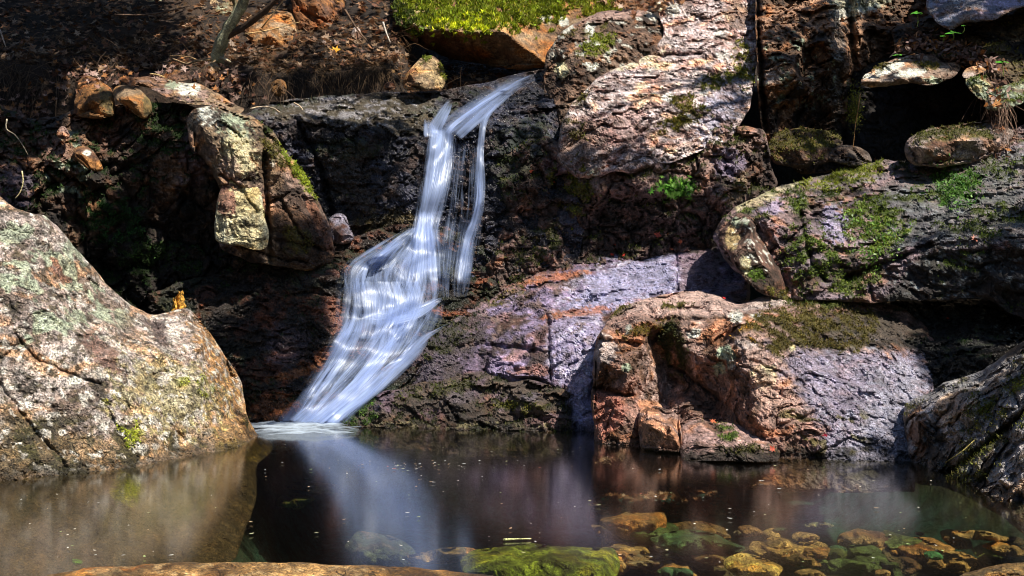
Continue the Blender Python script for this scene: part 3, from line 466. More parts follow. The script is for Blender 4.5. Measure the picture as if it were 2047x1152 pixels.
rock('lichen_block', 'pale yellowish lichen-crusted block below the lichen-covered rock, sharply sunlit', [(428, 482), (430, 445), (434, 405), (442, 372), (458, 352), (478, 360), (500, 368), (520, 362), (526, 400), (530, 440), (538, 470), (534, 498), (515, 502), (480, 494), (445, 490)],
     [(428, 480, 6.84), (434, 400, 6.86), (458, 354, 6.98), (520, 364, 6.98), (538, 472, 6.92), (515, 500, 6.86), (445, 488, 6.80), (490, 430, 6.78), (515, 430, 6.85), (455, 410, 6.78)], (CREAM, (.5, .44, .24), (.62, .62, .45)), T=.35, R=.03, amp=(.015, .01, .015, .004), cell=.25, step=2, seed=33, rag=2,
     cracks=[([(470, 358), (490, 390), (515, 425)], 3, .04)], paint=[('B', 452, 400, 18, 34, -10, (.2, .09, .07), .9, .7), ('S', 490, 460, 50, 40, (.08, .06, .03), .9, 17, .22), ('B', 505, 385, 14, 20, 10, (.55, .42, .16), .7), ('B', 445, 370, 14, 14, 0, (.16, .08, .07), .8)])
rock('cascade_rock', 'low dark wet ledges layered beside the foot of the falls, rusty where the water runs', [(290, 590), (380, 560), (450, 545), (540, 535), (620, 530), (660, 505), (690, 480), (760, 455), (830, 440), (960, 460), (1015, 560), (960, 640), (880, 700), (830, 770), (760, 840), (720, 890), (600, 910), (470, 900), (430, 800), (380, 700)],
     [(290, 600, 7.2), (450, 548, 7.3), (560, 540, 7.2), (660, 508, 7.3), (700, 480, 7.5), (830, 445, 7.6), (960, 470, 7.55), (1000, 560, 7.35), (640, 560, 7.0), (700, 530, 7.25), (780, 500, 7.4), (870, 560, 7.35), (680, 580, 7.15), (690, 600, 6.98), (780, 590, 7.15), (880, 590, 7.25), (680, 655, 6.95), (780, 650, 7.0), (900, 620, 7.15), (660, 680, 6.75), (760, 700, 6.85), (860, 680, 6.95), (640, 730, 6.72), (750, 760, 6.7), (820, 740, 6.8), (590, 770, 6.55), (700, 800, 6.55), (520, 840, 6.42), (640, 845, 6.38), (720, 860, 6.35), (600, 900, 6.2), (480, 900, 6.3), (400, 620, 6.95), (480, 640, 6.9), (540, 640, 6.85), (450, 700, 6.85), (560, 700, 6.75), (500, 760, 6.6), (440, 800, 6.7)],
     ((.028, .022, .02), (.02, .026, .014), (.13, .055, .035)), T=.4, R=.06, amp=(.05, .035, .06, .012), cell=.22, strata=(3, 2, .42), tilt=-.12, grain=.02, seed=34, rough=.26, mat=M_WET, moss=(.78, (.02, .035, .008), .8), blades=.5,
     paint=[('B', 660, 710, 50, 16, -14, (.30, .12, .06), .9), ('B', 600, 745, 70, 9, -14, (.32, .13, .05), .9), ('B', 655, 625, 30, 22, 0, (.28, .13, .09), .8), ('B', 690, 650, 30, 26, 0, (.3, .14, .1), .7), ('B', 720, 680, 40, 40, 0, (.25, .12, .1), .6), ('B', 550, 820, 60, 35, 0, (.16, .065, .025), .9), ('S', 550, 820, 60, 40, RUST, .9, 14, .1), ('R', 590, 690, 60, 50, 0, .16), ('R', 540, 780, 60, 40, 0, .16), ('B', 575, 690, 40, 50, 20, (.1, .08, .1), .7)])
rock('stone', 'wet reddish stone lapped by the left edge of the spreading falls', [(615, 545), (630, 532), (665, 530), (682, 545), (678, 562), (640, 566), (612, 560)], [(615, 550, 7.1), (650, 531, 7.15), (682, 548, 7.1), (650, 560, 6.92), (640, 566, 6.98)], ((.16, .07, .05), (.1, .05, .04), DKB), T=.2, R=.05, amp=(.01, .01, .01, .004), cell=.25, step=2, seed=35, rough=.25, mat=M_WET, rag=1)
rock('stone', 'wet grey stone between the lichen-covered rock and the falls', [(655, 440), (670, 425), (690, 428), (702, 460), (710, 480), (690, 490), (664, 486)], [(655, 445, 7.45), (680, 426, 7.5), (708, 478, 7.4), (680, 470, 7.28), (670, 487, 7.35)], ((.17, .17, .25), (.25, .24, .32), (.1, .05, .04)), T=.2, R=.05, amp=(.01, .01, .015, .004), cell=.2, step=2, seed=36, rough=.3, mat=M_WET, rag=1)
rock('stone', 'smooth dark stone breaking through the middle of the cascade', [(740, 515), (749, 504), (765, 499), (778, 503), (776, 514), (760, 519), (746, 519)], [(735, 515, 7.2), (765, 495, 7.25), (782, 508, 7.2), (760, 512, 7.12)], ((.05, .055, .07), (.08, .085, .11), DKB), T=.1, R=.04, amp=(.01, .005, .008, .003), cell=.25, step=2, seed=37, rough=.2, mat=M_WET, rag=1)

rock('purple_slab', 'broad sloping purple-grey slab right of the falls, wet, its blue shine painted in', [(700, 800), (760, 780), (800, 740), (795, 705), (830, 668), (870, 642), (940, 600), (1010, 562), (1100, 524), (1200, 500), (1300, 490), (1430, 478), (1500, 520), (1500, 640), (1300, 720), (1240, 820), (1225, 930), (1100, 900), (900, 905), (760, 880)],
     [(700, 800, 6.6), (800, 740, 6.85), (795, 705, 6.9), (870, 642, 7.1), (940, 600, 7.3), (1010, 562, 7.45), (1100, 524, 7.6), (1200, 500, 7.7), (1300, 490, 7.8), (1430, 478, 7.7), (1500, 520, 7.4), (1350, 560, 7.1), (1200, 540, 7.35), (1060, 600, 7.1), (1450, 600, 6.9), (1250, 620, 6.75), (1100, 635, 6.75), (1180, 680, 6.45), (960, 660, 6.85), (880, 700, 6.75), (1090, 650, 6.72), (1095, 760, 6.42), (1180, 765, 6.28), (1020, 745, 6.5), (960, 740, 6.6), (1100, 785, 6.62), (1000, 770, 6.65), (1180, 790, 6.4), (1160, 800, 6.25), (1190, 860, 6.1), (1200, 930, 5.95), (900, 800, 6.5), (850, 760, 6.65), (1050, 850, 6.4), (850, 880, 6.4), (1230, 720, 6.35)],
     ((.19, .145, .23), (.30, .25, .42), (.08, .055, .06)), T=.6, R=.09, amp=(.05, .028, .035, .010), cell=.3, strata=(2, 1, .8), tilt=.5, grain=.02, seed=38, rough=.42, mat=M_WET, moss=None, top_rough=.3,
     cracks=[([(1353, 490), (1353, 580)], 3, .07), ([(1096, 630), (1098, 700), (1100, 760)], 3, .05), ([(1060, 600), (1010, 640), (980, 700), (960, 760)], 5, .06), ([(1190, 600), (1100, 650), (1050, 720)], 4, .04), ([(860, 700), (960, 690), (1060, 700)], 6, .05)],
     paint=[('P', [(1100, 640), (1195, 620), (1210, 700), (1195, 800), (1190, 860), (1150, 860), (1140, 775), (1100, 755)], LAV, .85, 6, 14), ('S', 1150, 700, 60, 150, (.62, .60, .80), .8, 16, .06), ('S', 1280, 560, 120, 60, (.6, .6, .8), .8, 16, .06), ('P', [(1180, 560), (1260, 520), (1350, 510), (1350, 575), (1260, 600), (1200, 620), (1120, 620)], (.38, .39, .62), .85, 8, 20),  # lavender-blue patches and pale spots: sky sheen put into the purple-grey stone's colour
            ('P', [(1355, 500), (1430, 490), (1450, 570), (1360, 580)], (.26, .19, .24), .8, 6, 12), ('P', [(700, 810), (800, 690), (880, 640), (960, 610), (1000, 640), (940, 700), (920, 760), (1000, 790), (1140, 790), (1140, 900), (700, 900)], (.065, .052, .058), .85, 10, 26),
            ('B', 1030, 570, 110, 12, -22, (.33, .16, .12), .8, 1), ('B', 1110, 555, 80, 7, -10, RUST, .8, 1), ('B', 1150, 625, 60, 8, -8, RUST, .8, 1), ('B', 1060, 740, 45, 10, 0, (.35, .18, .15), .8, 1), ('B', 980, 600, 90, 14, -28, (.28, .2, .22), .7, 1), ('S', 1050, 640, 160, 90, (.2, .14, .12), .8, 12, .25), ('M', 900, 670, 60, 30, -30, (.03, .035, .008), .7, 1), ('M', 1020, 590, 40, 12, -30, OLIVE, .6, 1), ('B', 1300, 500, 130, 10, -3, (.06, .05, .04), .9, 1), ('M', 1220, 495, 90, 16, -6, (.04, .06, .01), .8, 1)])
rock('low_mossy_rock', 'low black mossy rock at the waterline beneath the purple slab', [(678, 850), (690, 830), (715, 806), (770, 780), (850, 765), (910, 752), (960, 740), (1010, 762), (1060, 760), (1140, 778), (1165, 800), (1145, 830), (1150, 862), (1150, 920), (900, 915), (690, 890)],
     [(678, 850, 6.38), (715, 808, 6.5), (850, 765, 6.6), (960, 742, 6.6), (1140, 780, 6.4), (1150, 860, 6.15), (1050, 858, 6.2), (900, 856, 6.25), (760, 852, 6.33), (760, 810, 6.38), (900, 790, 6.35), (1000, 790, 6.35), (1060, 800, 6.2), (950, 830, 6.28), (1100, 900, 6.0), (800, 900, 6.2)],
     ((.045, .035, .03), (.10, .075, .06), (.13, .09, .12)), T=.4, R=.08, amp=(.05, .035, .06, .012), cell=.2, strata=(1.8, 1, .7), tilt=-.25, seed=39, rough=.4, mat=M_WET, moss=(.72, (.03, .035, .008), .9),
     paint=[('M', 720, 820, 40, 30, -30, (.05, .10, .012), 1, .6), ('M', 880, 780, 80, 16, -10, (.05, .055, .01), .8, 1), ('M', 1040, 815, 60, 12, 8, (.10, .10, .012), .9, .9), ('B', 920, 795, 35, 12, -10, (.12, .1, .12), .8), ('B', 1090, 845, 60, 12, 0, (.22, .13, .13), .8, 1), ('S', 900, 850, 240, 8, (.4, .36, .2), .9, 25, .1), ('B', 1060, 795, 20, 10, 0, (.16, .14, .18), .8)])

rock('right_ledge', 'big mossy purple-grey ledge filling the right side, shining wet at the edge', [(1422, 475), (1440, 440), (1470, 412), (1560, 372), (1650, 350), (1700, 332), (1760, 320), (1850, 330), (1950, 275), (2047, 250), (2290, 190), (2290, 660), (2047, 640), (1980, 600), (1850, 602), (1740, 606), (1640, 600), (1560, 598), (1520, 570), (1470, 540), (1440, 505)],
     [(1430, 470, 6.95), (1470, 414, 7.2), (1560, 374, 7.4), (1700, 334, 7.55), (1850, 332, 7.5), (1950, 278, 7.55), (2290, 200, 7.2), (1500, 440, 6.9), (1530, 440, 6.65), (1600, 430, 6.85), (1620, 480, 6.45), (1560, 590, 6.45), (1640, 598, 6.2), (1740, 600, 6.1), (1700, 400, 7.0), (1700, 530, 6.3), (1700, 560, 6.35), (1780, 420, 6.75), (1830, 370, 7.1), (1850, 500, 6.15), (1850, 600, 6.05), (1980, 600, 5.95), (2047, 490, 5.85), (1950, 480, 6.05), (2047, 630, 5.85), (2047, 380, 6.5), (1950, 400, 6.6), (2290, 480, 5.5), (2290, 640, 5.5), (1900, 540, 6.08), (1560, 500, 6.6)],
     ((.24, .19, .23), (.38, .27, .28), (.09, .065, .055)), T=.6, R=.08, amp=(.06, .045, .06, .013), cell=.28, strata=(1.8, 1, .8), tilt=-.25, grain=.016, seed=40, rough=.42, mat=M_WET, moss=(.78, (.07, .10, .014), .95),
     cracks=[([(1690, 560), (1760, 530), (1860, 490)], 6, .12), ([(1600, 430), (1620, 520), (1650, 560)], 6, .10), ([(1620, 420), (1680, 400), (1760, 350)], 5, .06), ([(1735, 560), (1745, 600)], 4, .06)],
     paint=[('M', 1690, 350, 90, 26, -14, (.17, .20, .015), 1, .6), ('M', 1750, 450, 55, 60, 25, (.13, .19, .02), 1, .9), ('M', 1620, 510, 50, 50, 40, (.09, .14, .015), 1, .9), ('M', 1910, 370, 45, 45, 20, (.07, .16, .02), 1, .9), ('M', 1600, 410, 26, 20, 0, (.08, .12, .012), 1), ('M', 1700, 570, 34, 22, 0, (.1, .14, .02), .9), ('M', 1860, 310, 90, 30, -15, (.07, .08, .02), 1, .8),
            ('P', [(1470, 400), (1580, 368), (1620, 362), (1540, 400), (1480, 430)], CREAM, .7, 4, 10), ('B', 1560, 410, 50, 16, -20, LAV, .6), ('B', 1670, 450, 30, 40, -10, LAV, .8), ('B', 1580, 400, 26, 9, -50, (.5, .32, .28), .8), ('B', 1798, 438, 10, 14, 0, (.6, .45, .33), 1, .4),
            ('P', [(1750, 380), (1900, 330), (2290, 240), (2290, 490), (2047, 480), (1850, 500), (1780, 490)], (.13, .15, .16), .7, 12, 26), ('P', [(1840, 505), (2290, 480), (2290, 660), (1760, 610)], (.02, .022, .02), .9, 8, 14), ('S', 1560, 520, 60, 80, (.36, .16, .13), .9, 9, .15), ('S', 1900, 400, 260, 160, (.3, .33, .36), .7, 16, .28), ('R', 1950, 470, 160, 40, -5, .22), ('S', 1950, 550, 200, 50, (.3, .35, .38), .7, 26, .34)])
rock('jutting_block', 'brown upright block with yellow lichen jutting from the big right ledge', [(1432, 472), (1450, 445), (1476, 424), (1500, 430), (1518, 452), (1530, 490), (1552, 530), (1596, 590), (1570, 602), (1520, 590), (1490, 560), (1470, 530), (1450, 500)],
     [(1432, 472, 6.75), (1460, 440, 6.7), (1498, 430, 6.65), (1520, 460, 6.75), (1596, 590, 6.5), (1520, 590, 6.25), (1470, 530, 6.4), (1505, 500, 6.35), (1500, 450, 6.5), (1545, 560, 6.3)], ((.11, .06, .045), (.15, .09, .07), DKB), T=.35, R=.04, amp=(.02, .015, .02, .005), cell=.3, step=2, seed=41,
     paint=[('B', 1462, 478, 13, 24, 10, (.62, .48, .24), 1, .6), ('B', 1490, 530, 10, 20, -5, CREAM, .9, .6), ('B', 1472, 446, 10, 10, 0, LICHG, .9, .6), ('B', 1490, 445, 6, 10, 0, LICHG, .9, .5), ('M', 1510, 550, 22, 14, 20, (.1, .17, .02), 1), ('M', 1560, 585, 26, 12, 20, OLIVE, 1), ('S', 1500, 500, 50, 70, LICH, .9, 22, .33)])
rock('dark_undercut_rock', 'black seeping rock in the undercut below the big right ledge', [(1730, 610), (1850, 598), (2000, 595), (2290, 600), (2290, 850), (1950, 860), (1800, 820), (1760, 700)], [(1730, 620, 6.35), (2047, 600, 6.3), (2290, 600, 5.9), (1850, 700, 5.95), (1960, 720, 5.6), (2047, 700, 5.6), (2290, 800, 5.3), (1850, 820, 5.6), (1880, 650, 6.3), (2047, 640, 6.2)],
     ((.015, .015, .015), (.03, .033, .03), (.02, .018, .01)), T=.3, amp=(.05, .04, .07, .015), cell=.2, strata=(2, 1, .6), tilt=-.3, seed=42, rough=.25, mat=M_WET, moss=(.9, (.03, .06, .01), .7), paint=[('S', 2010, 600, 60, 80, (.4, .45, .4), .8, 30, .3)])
rock('pink_outcrop', 'pinkish lichen-spotted outcrop rising from the pool, a dark hollow in its middle', [(1184, 700), (1192, 672), (1215, 640), (1245, 614), (1290, 600), (1345, 585), (1400, 578), (1440, 592), (1475, 606), (1520, 592), (1570, 590), (1640, 598), (1740, 606), (1800, 612), (1850, 650), (1875, 690), (1870, 780), (1840, 840), (1832, 930), (1828, 985), (1560, 985), (1350, 960), (1186, 930)],
     [(1186, 700, 6.1), (1215, 640, 6.35), (1290, 600, 6.5), (1400, 578, 6.7), (1475, 606, 6.4), (1570, 590, 6.5), (1740, 606, 6.3), (1850, 650, 6.2), (1200, 665, 6.0), (1240, 690, 5.9), (1290, 640, 5.98), (1370, 640, 5.95), (1460, 640, 5.88), (1540, 620, 6.0), (1330, 660, 6.05), (1310, 700, 6.25), (1340, 760, 6.2), (1330, 800, 6.1), (1200, 720, 5.85), (1260, 740, 5.72), (1280, 700, 5.85), (1215, 770, 5.9), (1240, 800, 5.72), (1190, 790, 5.85), (1190, 880, 5.74), (1270, 880, 5.6), (1380, 700, 5.9), (1380, 780, 6.0), (1440, 720, 5.7), (1430, 800, 5.85), (1480, 650, 5.7), (1500, 740, 5.45), (1520, 850, 5.28), (1450, 840, 5.6), (1620, 840, 5.2), (1560, 700, 5.6), (1640, 650, 5.9), (1640, 720, 5.65), (1740, 720, 5.65), (1600, 790, 5.35), (1750, 820, 5.35), (1560, 915, 5.2), (1700, 918, 5.12), (1810, 918, 5.12), (1840, 800, 5.5), (1870, 720, 5.9), (1200, 940, 5.6), (1560, 985, 5.0), (1820, 985, 4.95), (1380, 880, 5.5), (1350, 960, 5.3)],
     ((.30, .18, .15), (.38, .27, .24), (.13, .075, .05)), T=.5, R=.07, amp=(.04, .03, .032, .011), cell=.2, strata=(1.6, 1, .8), tilt=.3, grain=.012, seed=43, step=2.5, rough=.6, moss=None,
     cracks=[([(1355, 578), (1358, 640)], 3, .04), ([(1200, 680), (1290, 690), (1340, 650)], 5, .07), ([(1185, 775), (1230, 785), (1260, 790)], 5, .10), ([(1340, 730), (1400, 770), (1440, 800)], 4, .06), ([(1300, 640), (1400, 640), (1470, 640)], 4, .04), ([(1500, 720), (1570, 750), (1560, 790)], 4, .03), ([(1560, 850), (1620, 830), (1700, 800)], 4, .03)],
     paint=[('P', [(1550, 700), (1700, 690), (1850, 700), (1870, 800), (1830, 990), (1600, 990), (1650, 860), (1600, 800)], (.25, .24, .35), .85, 24, 44), ('P', [(1700, 850), (1760, 760), (1870, 700), (1840, 990), (1650, 990)], (.32, .34, .43), .6, 26, 50), ('P', [(1600, 630), (1760, 620), (1860, 660), (1850, 700), (1700, 700), (1600, 690)], (.05, .045, .035), .9, 10, 16),  # bluish right face: reflected sky sheen put into the stone's colour
            ('Q', [(1480, 655), (1530, 618), (1600, 610), (1740, 620), (1760, 670), (1720, 700), (1660, 705), (1590, 690), (1560, 725), (1510, 680)], (.09, .075, .015), 1, 8, 22), ('M', 1520, 660, 45, 18, -10, (.28, .16, .02), .9, .8), ('M', 1640, 607, 80, 11, 4, (.07, .09, .012), 1, .6), ('Q', [(1300, 650), (1350, 640), (1380, 700), (1370, 760), (1330, 720)], (.04, .045, .01), .95, 8, 16), ('M', 1280, 660, 40, 10, -15, (.13, .09, .012), 1, .9), ('M', 1345, 612, 26, 8, 0, OLIVE, 1, .8), ('M', 1240, 622, 24, 8, -25, OLIVE, 1, .8), ('M', 1385, 608, 14, 5, 0, OLIVE, 1, .8),
            ('B', 1470, 633, 16, 12, 10, LICH, 1, .4), ('B', 1513, 634, 16, 7, 0, LICH, .9, .6), ('B', 1257, 660, 7, 10, 0, LICH, 1, .4), ('B', 1252, 735, 10, 9, 0, LICHG, 1, .5), ('B', 1210, 700, 20, 28, 10, PALE, .9, .9), ('B', 1390, 668, 14, 9, -20, LICH, .9, .7), ('B', 1452, 710, 16, 14, 20, LICHG, 1, .7), ('B', 1440, 738, 16, 12, 0, LICHG, 1, .7), ('B', 1461, 730, 7, 9, 0, LICH, 1, .5), ('B', 1530, 755, 22, 28, -20, CREAM, .95, .6), ('B', 1583, 696, 7, 7, 0, CREAM, 1, .3), ('B', 1492, 690, 22, 9, 10, PALE, .9, .7),
            ('P', [(1300, 592), (1400, 578), (1480, 610), (1460, 625), (1350, 625), (1240, 630)], (.55, .38, .34), .8, 5, 12), ('P', [(1520, 590), (1620, 594), (1560, 612), (1510, 618), (1480, 625)], PALE, .8, 3, 8), ('P', [(1190, 780), (1250, 790), (1250, 840), (1200, 885), (1186, 870)], (.40, .16, .12), .8, 6, 14), ('P', [(1500, 700), (1550, 760), (1620, 820), (1610, 850), (1540, 850), (1500, 770)], (.50, .34, .29), .75, 8, 18),
            ('P', [(1340, 740), (1420, 760), (1480, 850), (1380, 830)], (.12, .075, .06), .8, 8, 18), ('B', 1400, 600, 200, 30, 0, PALE, .25), ('R', 1720, 800, 110, 100, 0, .32), ('S', 1700, 905, 260, 12, (.02, .02, .015), .8, 12, .0), ('S', 1720, 780, 120, 110, (.42, .44, .55), .6, 22, .26), ('S', 1640, 860, 120, 60, OLIVE, .8, 9, .22)])  # face of the hollow painted darker: its shade put into the colour
rock('stone', 'wedge-shaped pinkish stone standing in the water before the pink outcrop', [(1276, 850), (1280, 818), (1300, 810), (1330, 815), (1355, 830), (1362, 860), (1362, 905), (1280, 900)], [(1276, 850, 5.55), (1300, 811, 5.7), (1355, 830, 5.55), (1362, 900, 5.3), (1280, 897, 5.45), (1300, 850, 5.4), (1340, 858, 5.3)], ((.36, .24, .22), PINK, (.16, .1, .08)), T=.25, R=.04, amp=(.015, .012, .02, .005), cell=.2, strata=(1.5, 1, .5), tilt=-.4, step=2, seed=44, rag=1.5)
rock('stone', 'long low pinkish stone with a tuft of green moss at the waterline', [(1358, 870), (1365, 848), (1395, 838), (1430, 845), (1470, 842), (1510, 850), (1545, 870), (1560, 900), (1555, 925), (1362, 922)], [(1358, 870, 5.4), (1395, 839, 5.55), (1440, 846, 5.55), (1510, 852, 5.45), (1558, 905, 5.15), (1362, 920, 5.15), (1400, 880, 5.2), (1500, 885, 5.15), (1440, 875, 5.25)], ((.38, .26, .25), PINK, (.18, .11, .09)), T=.3, R=.06, amp=(.015, .012, .02, .006), cell=.2, step=2, seed=45, rag=1.5,
     paint=[('M', 1452, 868, 24, 14, 20, (.07, .12, .012), 1, .6), ('M', 1420, 838, 40, 7, 8, OLIVE, 1, .7), ('P', [(1360, 905), (1560, 895), (1560, 930), (1360, 930)], (.03, .028, .02), .85, 5, 16), ('M', 1500, 900, 50, 10, 0, (.05, .05, .01), .8, 1)])
rock('right_wedge_rock', 'mossy ridged rock sloping into the pool at the lower right corner', [(1806, 830), (1815, 806), (1850, 790), (1885, 768), (1960, 742), (2000, 715), (2047, 682), (2290, 560), (2290, 1230), (2047, 1070), (2000, 1030), (1950, 1000), (1890, 975), (1830, 965), (1812, 900)],
     [(1806, 830, 5.2), (1850, 790, 5.3), (1960, 742, 5.2), (2047, 682, 5.05), (2290, 560, 4.8), (1850, 930, 4.98), (1900, 950, 4.7), (1980, 985, 4.3), (2047, 1010, 4.05), (2290, 1130, 3.2), (1880, 810, 4.95), (1930, 860, 4.72), (1850, 830, 5.05), (1890, 900, 4.85), (1960, 800, 4.75), (2047, 760, 4.6), (2000, 880, 4.5), (2047, 900, 4.25), (2290, 800, 4.0), (1820, 965, 5.0), (2290, 1220, 3.1)],
     ((.34, .34, .36), (.50, .48, .50), (.09, .065, .045)), T=.5, R=.07, amp=(.05, .035, .055, .009), cell=.22, strata=(2.5, 1, .6), tilt=.6, grain=.025, seed=46, step=2.5, rough=.42, mat=M_WET, moss=(.80, (.10, .10, .015), .95),
     cracks=[([(1830, 1000), (1960, 900), (2047, 830), (2200, 760)], 8, .10), ([(1960, 760), (2047, 720)], 5, .06), ([(1960, 960), (2047, 880), (2200, 830)], 8, .08)],
     paint=[('B', 1835, 870, 18, 50, -5, (.26, .12, .05), .9, .8), ('B', 1870, 890, 22, 50, -10, BLACK, .9), ('M', 1960, 900, 80, 14, -32, (.10, .11, .015), 1, .9), ('M', 2010, 790, 70, 12, -35, (.12, .14, .012), 1, .9), ('M', 1930, 950, 60, 18, -10, (.11, .11, .02), 1, .8), ('B', 1980, 820, 30, 40, -30, (.3, .3, .33), .6), ('S', 1980, 850, 150, 150, (.4, .42, .44), .6, 18, .3)])
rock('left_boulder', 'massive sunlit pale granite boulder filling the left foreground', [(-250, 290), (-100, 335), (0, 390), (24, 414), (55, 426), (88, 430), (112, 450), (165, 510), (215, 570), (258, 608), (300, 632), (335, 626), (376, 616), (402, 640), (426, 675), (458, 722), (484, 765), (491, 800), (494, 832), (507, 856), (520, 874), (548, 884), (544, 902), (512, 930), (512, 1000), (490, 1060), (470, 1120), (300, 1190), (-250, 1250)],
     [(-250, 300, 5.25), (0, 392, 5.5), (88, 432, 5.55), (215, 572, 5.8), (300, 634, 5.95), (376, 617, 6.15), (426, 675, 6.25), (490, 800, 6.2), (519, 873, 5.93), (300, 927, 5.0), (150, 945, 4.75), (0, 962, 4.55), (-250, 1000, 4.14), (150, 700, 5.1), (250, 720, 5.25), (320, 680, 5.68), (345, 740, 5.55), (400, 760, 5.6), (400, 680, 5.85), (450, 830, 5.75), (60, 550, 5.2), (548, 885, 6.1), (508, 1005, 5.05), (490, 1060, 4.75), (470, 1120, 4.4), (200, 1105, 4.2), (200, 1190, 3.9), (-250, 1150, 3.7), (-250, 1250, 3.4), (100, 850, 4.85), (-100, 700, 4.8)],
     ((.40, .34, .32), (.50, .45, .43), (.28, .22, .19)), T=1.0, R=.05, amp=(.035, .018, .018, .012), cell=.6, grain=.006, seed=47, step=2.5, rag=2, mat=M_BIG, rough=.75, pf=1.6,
     cracks=[([(30, 670), (70, 715), (120, 740), (165, 755), (200, 770)], 3, .03), ([(0, 770), (60, 850), (130, 930)], 5, .03), ([(300, 640), (330, 690), (325, 730)], 5, .02), ([(305, 748), (335, 742)], 3, .03), ([(260, 700), (300, 780), (320, 800)], 3, .008), ([(340, 850), (370, 880)], 3, .02)],
     paint=[('P', [(380, 610), (430, 660), (500, 780), (560, 890), (500, 900), (420, 880), (420, 800), (400, 700)], (.46, .24, .07), .85, 14, 40), ('P', [(-250, 880), (0, 830), (200, 870), (350, 840), (500, 850), (540, 900), (300, 960), (-250, 1010)], (.34, .22, .09), .65, 18, 46), ('B', 340, 790, 110, 70, 20, (.36, .34, .12), .6, 1), ('M', 258, 862, 26, 18, 50, (.42, .50, .03), .9, .8), ('M', 390, 770, 36, 18, 20, (.28, .32, .03), .7, 1), ('M', 240, 830, 60, 12, 40, (.3, .32, .03), .6, 1),
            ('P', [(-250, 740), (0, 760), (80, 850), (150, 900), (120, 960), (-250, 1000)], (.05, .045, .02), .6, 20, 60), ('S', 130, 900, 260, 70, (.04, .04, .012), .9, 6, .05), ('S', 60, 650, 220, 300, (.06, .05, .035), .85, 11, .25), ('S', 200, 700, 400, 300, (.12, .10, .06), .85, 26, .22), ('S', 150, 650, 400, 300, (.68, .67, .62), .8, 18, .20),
            ('P', [(285, 640), (330, 640), (335, 690), (318, 690), (300, 660)], (.10, .07, .07), .85, 5, 12), ('B', 210, 710, 20, 55, -40, (.2, .12, .1), .8, .9), ('B', 120, 540, 14, 35, -35, (.28, .14, .1), .8, .9), ('B', 210, 620, 24, 70, -45, (.22, .16, .12), .6, 1), ('S', 100, 520, 200, 200, LICHG, .8, 7, .15), ('B', 150, 760, 12, 8, 0, LICH, .9), ('M', 488, 845, 8, 14, 0, (.08, .09, .01), 1),
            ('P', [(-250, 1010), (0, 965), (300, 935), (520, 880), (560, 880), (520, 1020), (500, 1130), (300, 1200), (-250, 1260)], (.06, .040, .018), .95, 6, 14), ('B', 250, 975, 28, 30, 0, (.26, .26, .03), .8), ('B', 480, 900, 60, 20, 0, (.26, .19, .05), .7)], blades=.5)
rock('foreground_rock', 'wide orange-brown sunlit rock just showing at the bottom edge', [(60, 1165), (100, 1147), (180, 1136), (260, 1131), (340, 1125), (560, 1124), (700, 1130), (820, 1134), (900, 1142), (990, 1153), (1100, 1190), (1200, 1310), (-100, 1310), (20, 1200)],
     [(60, 1165, 2.95), (340, 1126, 3.0), (700, 1131, 3.0), (990, 1153, 2.95), (500, 1200, 2.65), (-100, 1310, 2.3), (500, 1310, 2.3), (1200, 1310, 2.35)], ((.36, .19, .05), (.45, .27, .10), (.22, .11, .03)), T=.25, R=.05, amp=(.02, .008, .01, .003), cell=.35, seed=48, rag=2, rough=.75, paint=[('S', 450, 1145, 400, 20, (.6, .42, .2), .7, 14, .2)])
rock('foreground_rock', 'orange-brown rock cut off by the bottom right corner', [(1890, 1170), (1925, 1146), (1980, 1132), (2047, 1124), (2290, 1105), (2290, 1310), (1800, 1310)], [(1890, 1168, 2.98), (2047, 1124, 3.05), (2290, 1106, 3.0), (2290, 1310, 2.3), (1800, 1310, 2.4), (2047, 1200, 2.7)], ((.34, .2, .06), (.4, .28, .1), (.2, .12, .03)), T=.25, R=.05, amp=(.02, .008, .01, .003), cell=.35, seed=49, rag=2)
# ---------------------------------------------------------------- what lies on the rocks is found by casting rays from the camera point
_off = 0; _vv = []; _ff = []
for v, f in COLLIDE: _vv.append(v); _ff.append(f+_off); _off += len(v)
BVH = BVHTree.FromPolygons(np.vstack(_vv).tolist(), np.vstack(_ff).tolist())
EYE = Vector((0, 0, CAMZ))
def hit(px, py):
    d = Vector(((px-1023.5)/F, 1.0, -(py-576)/F)).normalized(); loc, n, i, dist = BVH.ray_cast(EYE, d)
    if loc is None: return None, None
    if n.dot(d) > 0: n = -n
    return np.array(loc), np.array(n)
